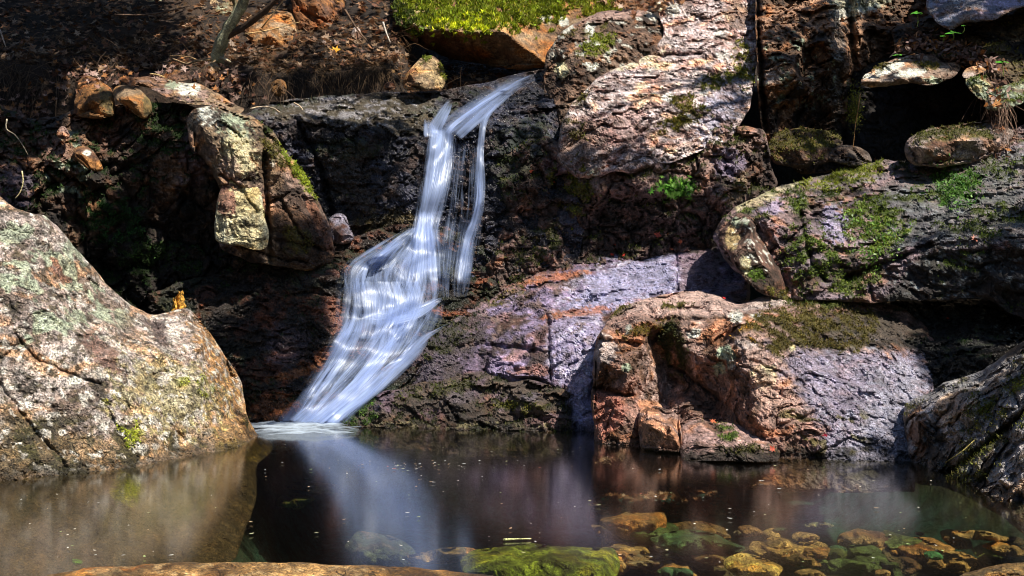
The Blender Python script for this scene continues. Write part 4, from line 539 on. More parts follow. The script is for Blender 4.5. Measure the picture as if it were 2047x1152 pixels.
# ---------------------------------------------------------------- submerged stones
def pool_stone(px, py, w, h, pal, seed, label, z=-0.2, paint=(), ang=0, group='stones on the pool bed', mossy=None):
    Y = (CAMZ-z)*F/(py-576.0); a = np.linspace(0, 2*math.pi, 15)[:-1]; r = np.random.RandomState(seed); k = 1+0.13*r.normal(size=14)
    ca, sa_ = math.cos(math.radians(ang)), math.sin(math.radians(ang)); ox, oy = w/2*np.cos(a)*k, h/2*np.sin(a)*k
    O = [(px+x*ca-y*sa_, py+x*sa_+y*ca) for x, y in zip(ox, oy)]
    H = min(.10, w*Y/F*.30); zY = lambda y, k_: (CAMZ-z-H*k_)*F/(y-576.0); prof_ = lambda y: float(np.interp((y-py)/(h/2), [-1, -.5, 0, 1], [.7, 1, .9, 0]))
    ct = [(x, y, zY(y, prof_(y)*.45)) for x, y in O[::2]]+[(px+a_*w, py+b_*h, zY(py+b_*h, prof_(py+b_*h))) for a_, b_ in ((0, -.2), (-.25, 0), (.25, 0), (0, .15), (-.15, .3), (.18, .3))]
    return rock('river_stone', label, O, ct, pal, T=min(.3, w*Y/F*.5), R=min(.06, h*Y/F*.4), amp=(.03, .014, .016, .006), cell=.2, step=3, seed=seed, rag=1.5, paint=paint, group=group, moss=mossy, blades=0)
GRN = ((.09, .16, .06), (.14, .22, .08), (.05, .09, .04)); TEAL = ((.06, .17, .12), (.08, .22, .15), (.04, .09, .06)); OCH = ((.46, .31, .13), (.54, .39, .19), (.30, .18, .08)); YEL = ((.75, .6, .24), (.8, .7, .38), (.5, .38, .14)); GRY = ((.2, .18, .14), (.27, .24, .19), (.12, .1, .07))
PS = [(1090, 1138, 330, 110, ((.16, .25, .03), (.24, .34, .05), (.09, .13, .02)), 'largest sunken stone, bright green with algae, at the bottom middle', -.16, 6),
      (880, 1112, 170, 30, ((.26, .19, .12), OCH[0], GRY[0]), 'flat brown sunken stone left of the big green one', -.18, -6), (760, 1105, 150, 75, ((.08, .11, .08), (.11, .14, .09), GRY[2]), 'dim grey-green sunken stone just beyond the foreground rock', -.3, 10),
      (625, 974, 130, 24, ((.16, .17, .06), (.2, .2, .08), GRY[2]), 'long dim olive sunken stone left of the blue reflection', -.45, 4), (585, 1003, 90, 30, ((.08, .12, .05), GRN[0], GRY[2]), 'dim green sunken stone below the long olive one', -.5, -5),
      (1268, 1050, 150, 58, ((.36, .22, .10), (.42, .28, .14), (.2, .12, .05)), 'large orange-brown sunken stone right of the pale reflection', -.2, 2), (1390, 1066, 130, 34, ((.24, .15, .06), OCH[0], (.12, .08, .03)), 'low brown sunken stone behind the teal one', -.24, 10),
      (1395, 1086, 175, 60, TEAL, 'teal-green sunken stone in front of the orange-brown one', -.17, 5), (1505, 1136, 120, 52, YEL, 'bright yellow sunken stone near the bottom edge', -.14, 12), (1612, 1074, 56, 24, OCH, 'orange egg-shaped sunken stone', -.2, 5),
      (1865, 1111, 48, 22, ((.05, .22, .11), (.07, .28, .14), (.04, .12, .06)), 'small bright green disc-shaped sunken stone at the right', -.12, 12), (1640, 1050, 70, 12, ((.3, .42, .28), LICHG, GRY[0]), 'thin pale green sunken stone below the grey reflection', -.22, 3),
      (1500, 1062, 60, 24, ((.34, .2, .12), OCH[0], BROWN), 'reddish sunken stone between the teal and the orange egg-shaped one', -.22, 10), (1672, 1100, 40, 20, TEAL, 'small teal sunken stone right of the orange egg-shaped one', -.2, 0), (1690, 1082, 34, 16, OCH, 'little tan sunken stone above the small teal one', -.2, 0),
      (1570, 1092, 80, 30, ((.3, .2, .08), OCH[1], BROWN), 'ochre sunken stone below the orange egg-shaped one', -.2, 14), (1600, 1120, 90, 26, ((.2, .13, .05), OCH[0], BROWN), 'dull brown sunken stone right of the bright yellow one', -.2, 15), (1420, 1118, 90, 26, ((.34, .25, .1), OCH[1], BROWN), 'tan sunken stone between the big green and the bright yellow one', -.18, 10),
      (1340, 1102, 80, 30, ((.22, .15, .08), GRY[0], BROWN), 'dark tan sunken stone left of the teal one', -.24, 20), (1290, 1126, 110, 34, ((.26, .24, .19), GRY[1], BROWN), 'pale grey sunken stone right of the big green one', -.22, 8), (1700, 1130, 110, 26, GRN, 'green sunken stone at the bottom edge', -.18, 6), (1765, 1146, 40, 18, OCH, 'rusty round sunken stone at the bottom edge', -.14, 0),
      (1800, 1122, 90, 40, ((.16, .1, .04), GRY[0], BROWN), 'dark brown sunken stone left of the green disc', -.22, 20), (1900, 1128, 100, 30, ((.2, .12, .05), OCH[0], BROWN), 'brown sunken stone under the green disc', -.2, 10), (1960, 1072, 130, 20, ((.34, .19, .07), OCH[1], BROWN), 'long rusty sunken stone near the right edge', -.12, 8), (1750, 1072, 60, 20, ((.14, .1, .05), GRY[0], BROWN), 'dim brown sunken stone under the grey reflection', -.3, 8), (2010, 1100, 90, 26, OCH, 'ochre sunken stone by the lower right corner', -.14, 10),
      (1350, 1146, 80, 24, TEAL, 'teal sunken stone cut by the bottom edge', -.16, 4), (1620, 1148, 70, 22, ((.34, .22, .09), OCH[1], BROWN), 'tan sunken stone cut by the bottom edge', -.16, 4), (1560, 1060, 40, 14, TEAL, 'tiny pale teal sunken stone beside the grey reflection', -.22, 4), (155, 1124, 26, 14, ((.1, .3, .04), (.14, .36, .06), GRN[2]), 'small bright green sunken stone at the left', -.14, 0)]
for i, (px, py, w, h, pal, lab, z, an) in enumerate(PS): pool_stone(px, py, w, h, pal, 60+i, lab, z, ang=an)
rq = np.random.RandomState(15)
for i in range(26):
    px, py = rq.uniform(1180, 2040), rq.uniform(1062, 1150); w = rq.uniform(70, 150); pal = [OCH, GRY, ((.30, .2, .1), TAN, BROWN), GRN, ((.4, .22, .09), OCH[0], BROWN)][rq.randint(5)]
    pool_stone(px, py, w, w*rq.uniform(.28, .45), pal, 120+i, 'mottled brown cobble packed among others on the pool bed', -.235, ang=rq.uniform(-5, 22), group='brown cobbles packed on the pool bed')
rs = np.random.RandomState(5); PEB = []
for i in range(46):
    px, py = rs.uniform(1200, 2040), rs.uniform(1060, 1152); w = rs.uniform(16, 42); pal = [OCH, GRY, ((.26, .17, .08), TAN, BROWN), GRN, OCH][rs.randint(5)]
    z = -.25; Y = (CAMZ-z)*F/(py-576.0); v = []; n1, n2 = 14, 9; sx, sy, sz = w*Y/F/2*np.array([1, rs.uniform(.6, .9), rs.uniform(.4, .6)])
    u, t = np.meshgrid(np.linspace(0, 2*math.pi, n1, endpoint=False), np.linspace(0, math.pi, n2)); D = np.column_stack([(np.sin(t)*np.cos(u)).ravel(), (np.sin(t)*np.sin(u)).ravel(), np.cos(t).ravel()])
    D = D*(1+0.22*fbm(D*1.3+i*5, 2)[:, None]); c = np.array([(px-1023.5)/F*Y, Y, z]); idx = np.arange(n1*n2).reshape(n2, n1); nx_ = np.roll(idx, -1, 1)
    fc = np.stack([idx[:-1], idx[1:], nx_[1:], nx_[:-1]], -1).reshape(-1, 4); C = np.tile(np.append(np.array(pal[rs.randint(3)]), .6), (n1*n2, 1))
    o = mesh_obj('pebble', D*np.array([sx, sy, sz]), fc, M_DRY, None, C); o.location = c; o.rotation_euler = (0, 0, rs.uniform(0, 6)); tag(o, 'little rounded brown or greenish pebble on the pool bed', 'pebble', 'pebbles on the pool bed')

# ---------------------------------------------------------------- pool
def pool_mat():
    m, nt, b = new_mat('pool_water'); nt.nodes.remove(b); L = nt.links.new; ge = N(nt, 'ShaderNodeNewGeometry')
    mp = N(nt, 'ShaderNodeMapping'); mp.inputs['Scale'].default_value = (1.6, 9.0, 1); L(ge.outputs['Position'], mp.inputs[0])
    n = noise(nt, mp.outputs[0], 3.0, 4, 0.6); bp = N(nt, 'ShaderNodeBump', i_Strength=0.05, i_Distance=0.03); L(n, bp.inputs['Height'])
    fr = N(nt, 'ShaderNodeFresnel', i_IOR=1.33); g = N(nt, 'ShaderNodeBsdfGlossy', i_Roughness=0.13)
    t = N(nt, 'ShaderNodeBsdfTransparent'); t.inputs[0].default_value = (.84, .82, .62, 1)
    mx = N(nt, 'ShaderNodeMixShader'); L(math_(nt, 'MULTIPLY', fr.outputs[0], 1.5), mx.inputs[0]); L(t.outputs[0], mx.inputs[1]); L(g.outputs[0], mx.inputs[2])
    L(mx.outputs[0], nt.nodes['Material Output'].inputs[0]); return m
xs, ys = np.linspace(-7, 7, 60), np.linspace(0.3, 8.3, 50); X, Yg = np.meshgrid(xs, ys); idx = np.arange(3000).reshape(50, 60)
tag(mesh_obj('pool_water', np.column_stack([X.ravel(), Yg.ravel(), 0*X.ravel()]), np.stack([idx[:-1, :-1], idx[:-1, 1:], idx[1:, 1:], idx[1:, :-1]], -1).reshape(-1, 4), pool_mat()), kind='structure')

# ---------------------------------------------------------------- waterfall
def silk_mat(name, seed, col, dens, su=9.0, sv=1.0, glow=0.5):
    m, nt, b = new_mat(name); L = nt.links.new; uv = N(nt, 'ShaderNodeUVMap', uv_map='uv'); at_ = N(nt, 'ShaderNodeAttribute', attribute_name='col')
    mp = N(nt, 'ShaderNodeMapping'); mp.inputs['Scale'].default_value = (su, sv, 1); mp.inputs['Location'].default_value = (seed, seed*2, 0); L(uv.outputs[0], mp.inputs[0])
    n1 = noise(nt, mp.outputs[0], 2.0, 5, 0.62, 0.5); n2 = noise(nt, mp.outputs[0], 7.5, 3, 0.6, 0.2); n3 = noise(nt, uv.outputs[0], 3.0, 3, 0.5)
    s = math_(nt, 'ADD', math_(nt, 'MULTIPLY', n1, 0.62), math_(nt, 'MULTIPLY', n2, 0.38)); s = math_(nt, 'ADD', s, mrange(nt, n3, 0.3, 0.7, -0.07, 0.07))
    cov = at_.outputs['Color']; sp = N(nt, 'ShaderNodeSeparateColor'); L(cov, sp.inputs[0]); cv = sp.outputs[0]
    s = math_(nt, 'ADD', math_(nt, 'MULTIPLY', math_(nt, 'SUBTRACT', s, 0.5), 1.7), 0.5)
    a = math_(nt, 'DIVIDE', math_(nt, 'SUBTRACT', s, math_(nt, 'SUBTRACT', 0.66, math_(nt, 'MULTIPLY', cv, 0.52))), 0.52)
    cl = N(nt, 'ShaderNodeClamp'); L(a, cl.inputs[0]); a = math_(nt, 'MULTIPLY', cl.outputs[0], math_(nt, 'MULTIPLY', mrange(nt, cv, 0.0, 0.45), dens))
    df = N(nt, 'ShaderNodeBsdfDiffuse'); tl = N(nt, 'ShaderNodeBsdfTranslucent'); gl = N(nt, 'ShaderNodeBsdfGlossy', i_Roughness=0.35)
    for x in (df, tl): x.inputs[0].default_value = (*col, 1)
    gl.inputs[0].default_value = (.8, .88, 1, 1)
    bp = N(nt, 'ShaderNodeBump', i_Strength=0.35, i_Distance=0.02); L(s, bp.inputs['Height'])
    for x in (df, gl): L(bp.outputs[0], x.inputs['Normal'])
    m1 = N(nt, 'ShaderNodeMixShader', i_0=glow); L(df.outputs[0], m1.inputs[1]); L(tl.outputs[0], m1.inputs[2])
    m2 = N(nt, 'ShaderNodeMixShader', i_0=0.06); L(m1.outputs[0], m2.inputs[1]); L(gl.outputs[0], m2.inputs[2])
    tr = N(nt, 'ShaderNodeBsdfTransparent'); mx = N(nt, 'ShaderNodeMixShader'); L(a, mx.inputs[0]); L(tr.outputs[0], mx.inputs[1]); L(m2.outputs[0], mx.inputs[2])
    L(mx.outputs[0], nt.nodes['Material Output'].inputs[0]); return m
WC = (.46, .60, .95)  # blue cast of shade put into the falling water's colour
MW = [silk_mat('falling_water_%s' % n, s, WC, d, su, sv) for n, s, d, su, sv in (('core', 1, .97, 9, .5), ('veil', 5, .75, 13, .5), ('fan', 9, .8, 8, .7), ('mist', 14, .55, 4, .5))]
fall = tag(empty('waterfall', at(640, 850, 6.4)), 'silky white waterfall dropping in a column and spreading over ledges into the pool', 'waterfall')
FL = np.array(fall.location)
def sheet(name, secs, mat, nu=26, nv=None, off=0.03, wob=0.0, seed=0, edge=0.25, drop=0.0):
    """secs: rows of xl, yl, xr, yr, coverage across the flow, going downstream"""
    S = np.asarray(secs, float); ln = np.hypot(*np.diff((S[:, :2]+S[:, 2:4])/2, axis=0).T).sum(); nv = nv or int(ln/5)+4
    Cc = crom(S, nv); u = np.linspace(0, 1, nu); PX = Cc[:, 0:1]+(Cc[:, 2:3]-Cc[:, 0:1])*u; PY = Cc[:, 1:2]+(Cc[:, 3:4]-Cc[:, 1:2])*u
    if wob: PX = PX+wob*fbm(np.column_stack([PX.ravel()/40, PY.ravel()/70, np.full(PX.size, seed*1.0)]), 3).reshape(PX.shape)
    D = np.full(PX.shape, np.nan)
    for i in range(nv):
        for j in range(nu):
            h_, _ = hit(PX[i, j], PY[i, j])
            if h_ is not None: D[i, j] = h_[1]
    D = np.where(np.isnan(D), np.nanmean(D), D)
    for _ in range(4):      # the water bridges the hollows of the rock: keep near the nearest rock around it
        Dp = np.pad(D, 1, 'edge'); M = np.minimum.reduce([Dp[1:-1, :-2], Dp[1:-1, 2:], Dp[:-2, 1:-1], Dp[2:, 1:-1], D]); A = (Dp[1:-1, :-2]+Dp[1:-1, 2:]+Dp[:-2, 1:-1]+Dp[2:, 1:-1])/4; D = np.minimum(D, A*0.5+M*0.5)
    for _ in range(7):
        Dp = np.pad(D, 1, 'edge'); A = (Dp[1:-1, :-2]+Dp[1:-1, 2:]+Dp[:-2, 1:-1]+Dp[2:, 1:-1])/4; D = np.minimum(A, D+0.01)
    D = D-off
    Z = CAMZ-(PY-576)/F*D; X = (PX-1023.5)/F*D
    lo = Z < 0.004; D = np.where(lo, np.minimum(D, (CAMZ-0.004)*F/np.maximum(PY-576, 1)), D); Z = CAMZ-(PY-576)/F*D; X = (PX-1023.5)/F*D
    V = np.stack([X, D, Z], -1).reshape(-1, 3)-FL; idx = np.arange(nu*nv).reshape(nv, nu)
    fc = np.stack([idx[:-1, :-1], idx[1:, :-1], idx[1:, 1:], idx[:-1, 1:]], -1).reshape(-1, 4)
    e = sstep(0, edge, u)*sstep(0, edge, 1-u); t = np.linspace(0, 1, nv)[:, None]; c = Cc[:, 4:5]*e*sstep(0, .04, t)*np.where(t > .96, sstep(0, .04, 1-t)*.8+.2, 1)
    dv = np.concatenate([[0], np.cumsum(np.hypot(*np.diff((Cc[:, :2]+Cc[:, 2:4])/2, axis=0).T))])/F*7; wd = np.abs(Cc[:, 2:3]-Cc[:, 0:1]).mean()/F*7
    UV = np.stack([np.broadcast_to(u*max(wd, .08), PX.shape)+seed*3.3, np.broadcast_to(dv[:, None], PX.shape)], -1).reshape(-1, 2)
    c4 = np.repeat(c.reshape(-1, 1), 4, 1); c4[:, 3] = 1
    return mesh_obj(name, V, fc, mat, fall, c4, uv=UV)
sheet('mist', [(800, 462, 878, 462, .3), (700, 515, 892, 545, .6), (668, 560, 905, 600, .62), (662, 640, 900, 640, .6), (640, 700, 870, 695, .6), (606, 760, 815, 750, .62), (575, 810, 745, 808, .7), (555, 850, 700, 852, .8)], MW[3], nu=50, seed=31, off=.035, edge=.18)
sheet('mist', [(850, 300, 960, 290, .15), (850, 380, 975, 380, .22), (850, 460, 970, 460, .28), (860, 540, 955, 545, .35), (870, 600, 940, 600, .4)], MW[3], nu=30, seed=32, off=.03, edge=.2)
sheet('chute', [(1078, 134, 1092, 150, .2), (1026, 144, 1050, 180, .5), (975, 168, 1012, 208, .55), (925, 196, 975, 242, .6), (885, 230, 935, 268, .75), (860, 258, 905, 285, .95)], MW[1], seed=1, off=.02, edge=.5)
sheet('mist', [(672, 545, 760, 540, .3), (655, 600, 740, 600, .5), (648, 650, 730, 650, .55), (622, 700, 710, 700, .6), (590, 750, 680, 750, .65), (552, 800, 650, 800, .75), (512, 845, 640, 850, .9)], MW[3], nu=30, seed=73, off=.03, edge=.45)
sheet('mist', [(1080, 138, 1094, 158, .2), (1020, 148, 1052, 186, .6), (960, 170, 1005, 225, .7), (900, 205, 960, 262, .75), (860, 240, 925, 285, .7)], MW[3], nu=26, seed=72, off=.015, edge=.4)
sheet('chute', [(1060, 150, 1070, 160, .1), (1000, 176, 1012, 188, .8), (950, 206, 962, 220, 1), (905, 240, 918, 252, 1), (885, 262, 900, 272, .9)], MW[0], nu=10, seed=71, off=.04, edge=.5)
sheet('chute', [(1070, 146, 1080, 158, .2), (1020, 170, 1030, 190, .5), (975, 205, 990, 225, .7), (935, 240, 950, 258, .9), (905, 268, 925, 280, .9)], MW[1], nu=14, seed=2, off=.03)
sheet('plume', [(898, 192, 908, 196, 0), (885, 206, 905, 220, .8), (870, 224, 896, 244, 1), (856, 244, 890, 262, .9), (848, 268, 890, 276, .9)], MW[0], nu=16, seed=3, off=.05)
sheet('plume', [(852, 228, 862, 234, 0), (845, 238, 868, 246, .5), (842, 252, 880, 262, .9), (842, 275, 885, 278, .9)], MW[2], nu=14, seed=4, off=.04)
sheet('curtain', [(852, 255, 914, 258, .8), (848, 275, 914, 285, 1), (842, 310, 908, 320, 1), (836, 350, 900, 360, 1), (830, 400, 888, 405, 1), (824, 440, 874, 445, 1), (820, 470, 868, 472, 1), (815, 500, 876, 505, .9)], MW[0], seed=5, off=.07, edge=.3)
sheet('curtain', [(850, 262, 925, 262, .5), (842, 330, 918, 330, .75), (830, 400, 905, 405, .8), (815, 455, 890, 460, .85), (805, 500, 900, 510, .8), (800, 560, 905, 565, .7)], MW[1], seed=6, off=.05)
sheet('veil', [(905, 290, 975, 280, .25), (895, 350, 975, 350, .42), (885, 420, 975, 420, .45), (875, 490, 965, 490, .45), (872, 560, 950, 560, .5), (880, 600, 940, 595, .3)], MW[1], nu=34, seed=7, off=.03)
sheet('side_trickle', [(1000, 195, 1004, 200, .5), (975, 218, 986, 228, .9), (960, 240, 976, 246, 1), (954, 280, 970, 284, 1), (950, 320, 970, 320, .85), (944, 370, 974, 370, .8), (940, 420, 972, 420, .8), (930, 450, 966, 455, .8), (920, 480, 956, 490, .7), (912, 530, 950, 535, .6), (905, 575, 942, 575, .5)], MW[1], nu=16, seed=8, off=.04)
sheet('side_trickle', [(955, 330, 963, 332, .7), (950, 400, 962, 400, 1), (940, 440, 955, 445, 1), (926, 470, 944, 480, .9), (916, 520, 932, 525, .7), (908, 570, 928, 572, .5)], MW[0], nu=8, seed=9, off=.06)
sheet('fan', [(822, 440, 872, 440, .8), (790, 468, 880, 475, .9), (745, 500, 888, 520, .85), (700, 530, 890, 560, .85), (690, 560, 892, 590, .7), (692, 600, 885, 620, .8), (700, 650, 880, 660, .8), (690, 700, 860, 700, .75), (660, 740, 830, 735, .7), (625, 780, 790, 780, .75), (590, 820, 735, 820, .9), (560, 848, 690, 850, 1)], MW[2], nu=60, seed=10, off=.05, edge=.5)
sheet('fan', [(820, 452, 850, 450, .6), (780, 470, 835, 478, .8), (725, 500, 800, 520, .7), (680, 525, 770, 550, .5), (680, 560, 750, 580, .45), (680, 600, 740, 610, .4), (660, 650, 740, 660, .35), (640, 700, 730, 710, .4), (610, 750, 690, 760, .5), (590, 800, 660, 805, .5), (575, 840, 640, 842, .5)], MW[1], nu=30, seed=11, off=.09, edge=.6)
sheet('strand', [(888, 590, 893, 600, 0), (862, 594, 880, 610, .6), (810, 610, 845, 640, 1), (750, 618, 800, 655, .95), (700, 622, 760, 660, .6)], MW[0], nu=16, seed=12, off=.10)
sheet('strand', [(902, 642, 908, 648, 0), (880, 650, 889, 658, .35), (845, 668, 857, 682, .8), (810, 700, 825, 715, 1), (775, 725, 795, 742, 1), (735, 755, 765, 775, 1), (700, 785, 735, 805, 1), (660, 815, 700, 830, 1), (620, 845, 680, 852, 1)], MW[0], nu=16, seed=13, off=.07)
sheet('strand', [(760, 650, 800, 650, .5), (745, 700, 790, 700, .7), (715, 740, 765, 745, .85), (680, 780, 720, 790, .9), (640, 815, 680, 825, 1), (600, 845, 650, 850, 1)], MW[0], nu=16, seed=14, off=.09)
sheet('strand', [(690, 560, 860, 560, .5), (700, 600, 870, 600, .85), (705, 640, 850, 640, .8), (700, 680, 820, 680, .6)], MW[2], nu=40, seed=15, off=.11)
sheet('strand', [(835, 420, 868, 420, .8), (825, 470, 872, 470, 1), (815, 520, 880, 530, .95), (800, 570, 885, 580, .8), (780, 610, 880, 620, .6)], MW[0], nu=20, seed=16, off=.10)
sheet('strand', [(640, 760, 680, 760, .4), (620, 790, 665, 795, .6), (600, 815, 640, 825, .8), (570, 840, 620, 848, .9)], MW[2], nu=16, seed=17, off=.08)
TOPL = np.array([(818, 452), (780, 470), (735, 500), (695, 528), (685, 556), (695, 590), (695, 640), (672, 690), (642, 740), (608, 790), (580, 846)], float)
TOPR = np.array([(872, 452), (882, 478), (890, 510), (893, 545), (894, 580), (890, 612), (885, 645), (862, 690), (815, 738), (765, 790), (690, 850)], float)
rf = np.random.RandomState(12)
def flow(u, t):
    i = np.clip(t*10, 0, 9.999); k = int(i); f_ = i-k; a_ = TOPL[k]+(TOPL[k+1]-TOPL[k])*f_; b_ = TOPR[k]+(TOPR[k+1]-TOPR[k])*f_; return a_+(b_-a_)*u
for i in range(46):
    t0 = rf.choice([0, .05, .2, .35, .5, .62])+rf.uniform(0, .06); t1 = min(1, t0+rf.uniform(.25, .6)); u0 = rf.uniform(.04, .94); du = rf.uniform(-.22, .12); w_ = rf.uniform(10, 34); cv = rf.uniform(.4, 1.0); rows = []
    for q in np.linspace(0, 1, 6):
        p = flow(np.clip(u0+du*q, .02, .97), t0+(t1-t0)*q); ww = w_*(0.6+0.8*math.sin(math.pi*min(1, q+.15))); rows.append((p[0]-ww/2, p[1]-ww*.12, p[0]+ww/2, p[1]+ww*.12, cv*math.sin(math.pi*(.12+.76*q))))
    sheet('strand', rows, MW[i % 3], nu=9, seed=40+i, off=.06+.05*rf.rand(), edge=.5)
for yy, xa, xb, cv in ((528, 720, 860, .4), (592, 705, 880, .45), (655, 735, 850, .35), (762, 655, 760, .3)):
    sheet('lip', [(xa, yy-8, xb, yy-14, 0), (xa-3, yy+6, xb, yy, cv), (xa-6, yy+24, xb-2, yy+18, cv*.8), (xa-10, yy+48, xb-8, yy+44, 0)], MW[2], nu=30, seed=yy, off=.10, edge=.5)
# foam where the falls meet the pool
def foam():
    X, Yg = np.meshgrid(np.linspace(-1.75, -0.85, 60), np.linspace(5.9, 6.75, 44)); x, y = X.ravel(), Yg.ravel(); px = x/y*F+1023.5; py = 576+CAMZ/y*F
    d = np.sqrt(((px-598)/125)**2+((py-855)/30)**2); c = 1.15*sstep(1.25, .35, d+.25*fbm(np.column_stack([x*4, y*9, 0*x]), 3)); idx = np.arange(X.size).reshape(X.shape)
    z = 0.008+0.012*c*fbm(np.column_stack([x*9, y*22, 0*x]), 3)+0.015*c
    return mesh_obj('foam', np.column_stack([x, y, z])-FL, np.stack([idx[:-1, :-1], idx[:-1, 1:], idx[1:, 1:], idx[1:, :-1]], -1).reshape(-1, 4), silk_mat('foam', 21, (.68, .82, 1.0), 1.0, 2, 6.0), fall, np.column_stack([c, c, c, 1+0*c]), uv=np.column_stack([x, y]))
foam()
# ---------------------------------------------------------------- branches, roots, stems
def tube(pts, rad, n=7, jag=0.0, seed=0, per=4):
    P = crom(pts, (len(pts)-1)*per+1); R_ = np.interp(np.linspace(0, 1, len(P)), np.linspace(0, 1, len(rad)), rad)
    V = []; a = np.linspace(0, 2*math.pi, n, endpoint=False); up = np.array([0.3, 0.9, 0.2])
    for i in range(len(P)):
        t = P[min(i+1, len(P)-1)]-P[max(i-1, 0)]; t /= np.linalg.norm(t)+1e-9; s = np.cross(t, up); s /= np.linalg.norm(s)+1e-9; b = np.cross(s, t)
        V.append(P[i]+R_[i]*(np.cos(a)[:, None]*s+np.sin(a)[:, None]*b))
    V = np.vstack(V); idx = np.arange(len(V)).reshape(len(P), n); nx_ = np.roll(idx, -1, 1)
    if jag: V = V+jag*np.column_stack([fbm(V*14, 2, seed=seed+k) for k in range(3)])
    fc = np.stack([idx[:-1], nx_[:-1], nx_[1:], idx[1:]], -1).reshape(-1, 4)
    c0, c1 = len(V), len(V)+1; V = np.vstack([V, P[0], P[-1]])
    fc = np.vstack([fc, [[c0, idx[0, (k+1) % n], idx[0, k], c0] for k in range(n)], [[c1, idx[-1, k], idx[-1, (k+1) % n], c1] for k in range(n)]]); return V, fc
def tube_obj(name, pts, rad, col, parent=None, mat=None, n=7, jag=0.0, seed=0, var=.35):
    V, fc = tube(pts, rad, n, jag, seed); me_v = V.copy()
    o0 = np.array(parent.location) if parent is not None and parent.parent is None else 0
    C = np.array(col)*(1+var*fbm(V*9, 3, seed=seed))[:, None]
    tri = []
    for f in fc: tri += [[f[0], f[1], f[2]]]+([[f[0], f[2], f[3]]] if f[3] != f[0] else [])
    return mesh_obj(name, me_v-o0, np.array(tri), mat or M_BARK, parent, np.column_stack([np.clip(C, .003, .9), np.full(len(C), .75)]))
def pxs(lst): return [at(*p) for p in lst]
def leaf_quads(P, Nn, size, C, seed, lobes=True):
    """small bent leaves: six-pointed outline fan, each its own face set"""
    r = np.random.RandomState(seed); n = len(P); a = r.normal(size=(n, 3)); t = np.cross(Nn, a); t /= np.linalg.norm(t, axis=1)[:, None]+1e-9; b = np.cross(Nn, t)
    prof = np.array([(0, -.6), (.07, -.25), (.38, -.30), (.22, -.05), (.55, .12), (.2, .14), (0, .6), (-.2, .14), (-.55, .12), (-.22, -.05), (-.38, -.30), (-.07, -.25)]) if lobes else np.array([(0, -.5), (.2, -.2), (.24, .1), (.1, .38), (0, .5), (-.1, .38), (-.24, .1), (-.2, -.2)])
    m_ = len(prof)
    s = size*r.uniform(.6, 1.3, (n, 1)); cur = r.uniform(-.1, .5, n)
    V = [P+Nn*s*0.06]+[P+s*(x*t+y*b)+Nn*(s*(cur[:, None]*(x*x+y*y)+0.06)) for x, y in prof]
    V = np.stack(V, 1).reshape(-1, 3); F_ = np.array([[0, k+1, (k+1) % m_+1] for k in range(m_)]); Fc = (np.arange(n)[:, None, None]*(m_+1)+F_).reshape(-1, 3)
    return V, Fc, np.repeat(np.column_stack([C, np.ones(n)]), m_+1, 0)
rs = np.random.RandomState(11)
BROWNS = np.array([(.30, .15, .07), (.38, .20, .10), (.20, .10, .05), (.42, .28, .17), (.26, .11, .06), (.48, .34, .24)])
n = 6500; x = rs.uniform(-5.2, 1.8, n); y = 8.62+rs.exponential(1.1, n); k = (rs.rand(n) < np.where(x < -2.3, .85, 1)); x, y = x[k], y[k]; z = ground_h(x, y)
Nn = rs.normal(size=(len(x), 3))*.45+np.array([0, -.25, .9]); Nn /= np.linalg.norm(Nn, axis=1)[:, None]
V, Fc, C = leaf_quads(np.column_stack([x, y, z+.012+rs.rand(len(x))*.03]), Nn, .062, BROWNS[rs.randint(6, size=len(x))]*rs.uniform(.35, 1.05, (len(x), 1)), 1)
tag(mesh_obj('leaf_litter', V, Fc, M_LEAF, None, C), 'brown fallen leaves matting the bank above the rocks', 'leaf litter', kind='stuff')
# needles and rootlets mixed in the litter
def stems(name, label, cat, base_px, n, length, col, seed, lean=(0, 0, -1), spread=.5, rad=.0012, kind=None, wid=(20, 8), bend=.4, group=None, world=None):
    r = np.random.RandomState(seed); Vs, Fs, Cs, off = [], [], [], 0
    for i in range(n):
        if world is not None: p = world(r)
        else:
            h_, _ = hit(base_px[0]+r.uniform(-1, 1)*wid[0], base_px[1]+r.uniform(-1, 1)*wid[1])
            if h_ is None: continue
            p = h_-np.array([0, .02, 0])
        d = np.array(lean)+r.normal(size=3)*spread; d /= np.linalg.norm(d); L_ = length*r.uniform(.4, 1.2); q = p+d*L_*.5+r.normal(size=3)*L_*.06; e = p+d*L_+np.array([0, 0, -bend*L_*r.rand()])+r.normal(size=3)*L_*.08
        v, f = tube([p, q, e], [rad, rad*.8, rad*.3], 3, per=3); f = np.array([[a, b, c] for a, b, c, d_ in f if d_ == a]+[t for a, b, c, d_ in f if d_ != a for t in ([a, b, c], [a, c, d_])])
        Vs.append(v); Fs.append(f+off); off += len(v); Cs.append(np.tile(np.append(np.array(col)*r.uniform(.5, 1.5), 1), (len(v), 1)))
    return tag(mesh_obj(name, np.vstack(Vs), np.vstack(Fs), M_MOSS, None, np.vstack(Cs)), label, cat, group, kind or ('stuff' if name == 'hanging_roots' else None))
def wr(r): x_ = r.uniform(-4.5, 0); y_ = 8.6+r.exponential(.5); return np.array([x_, y_, ground_h(np.array([x_]), np.array([y_]))[0]+.02])
stems('dead_grass', 'dry stems and pine needles mixed through the leafy bank', 'dead grass', None, 1500, .22, (.20, .12, .06), 3, (0.5, -.5, -.3), .7, .0016, 'stuff', world=wr)
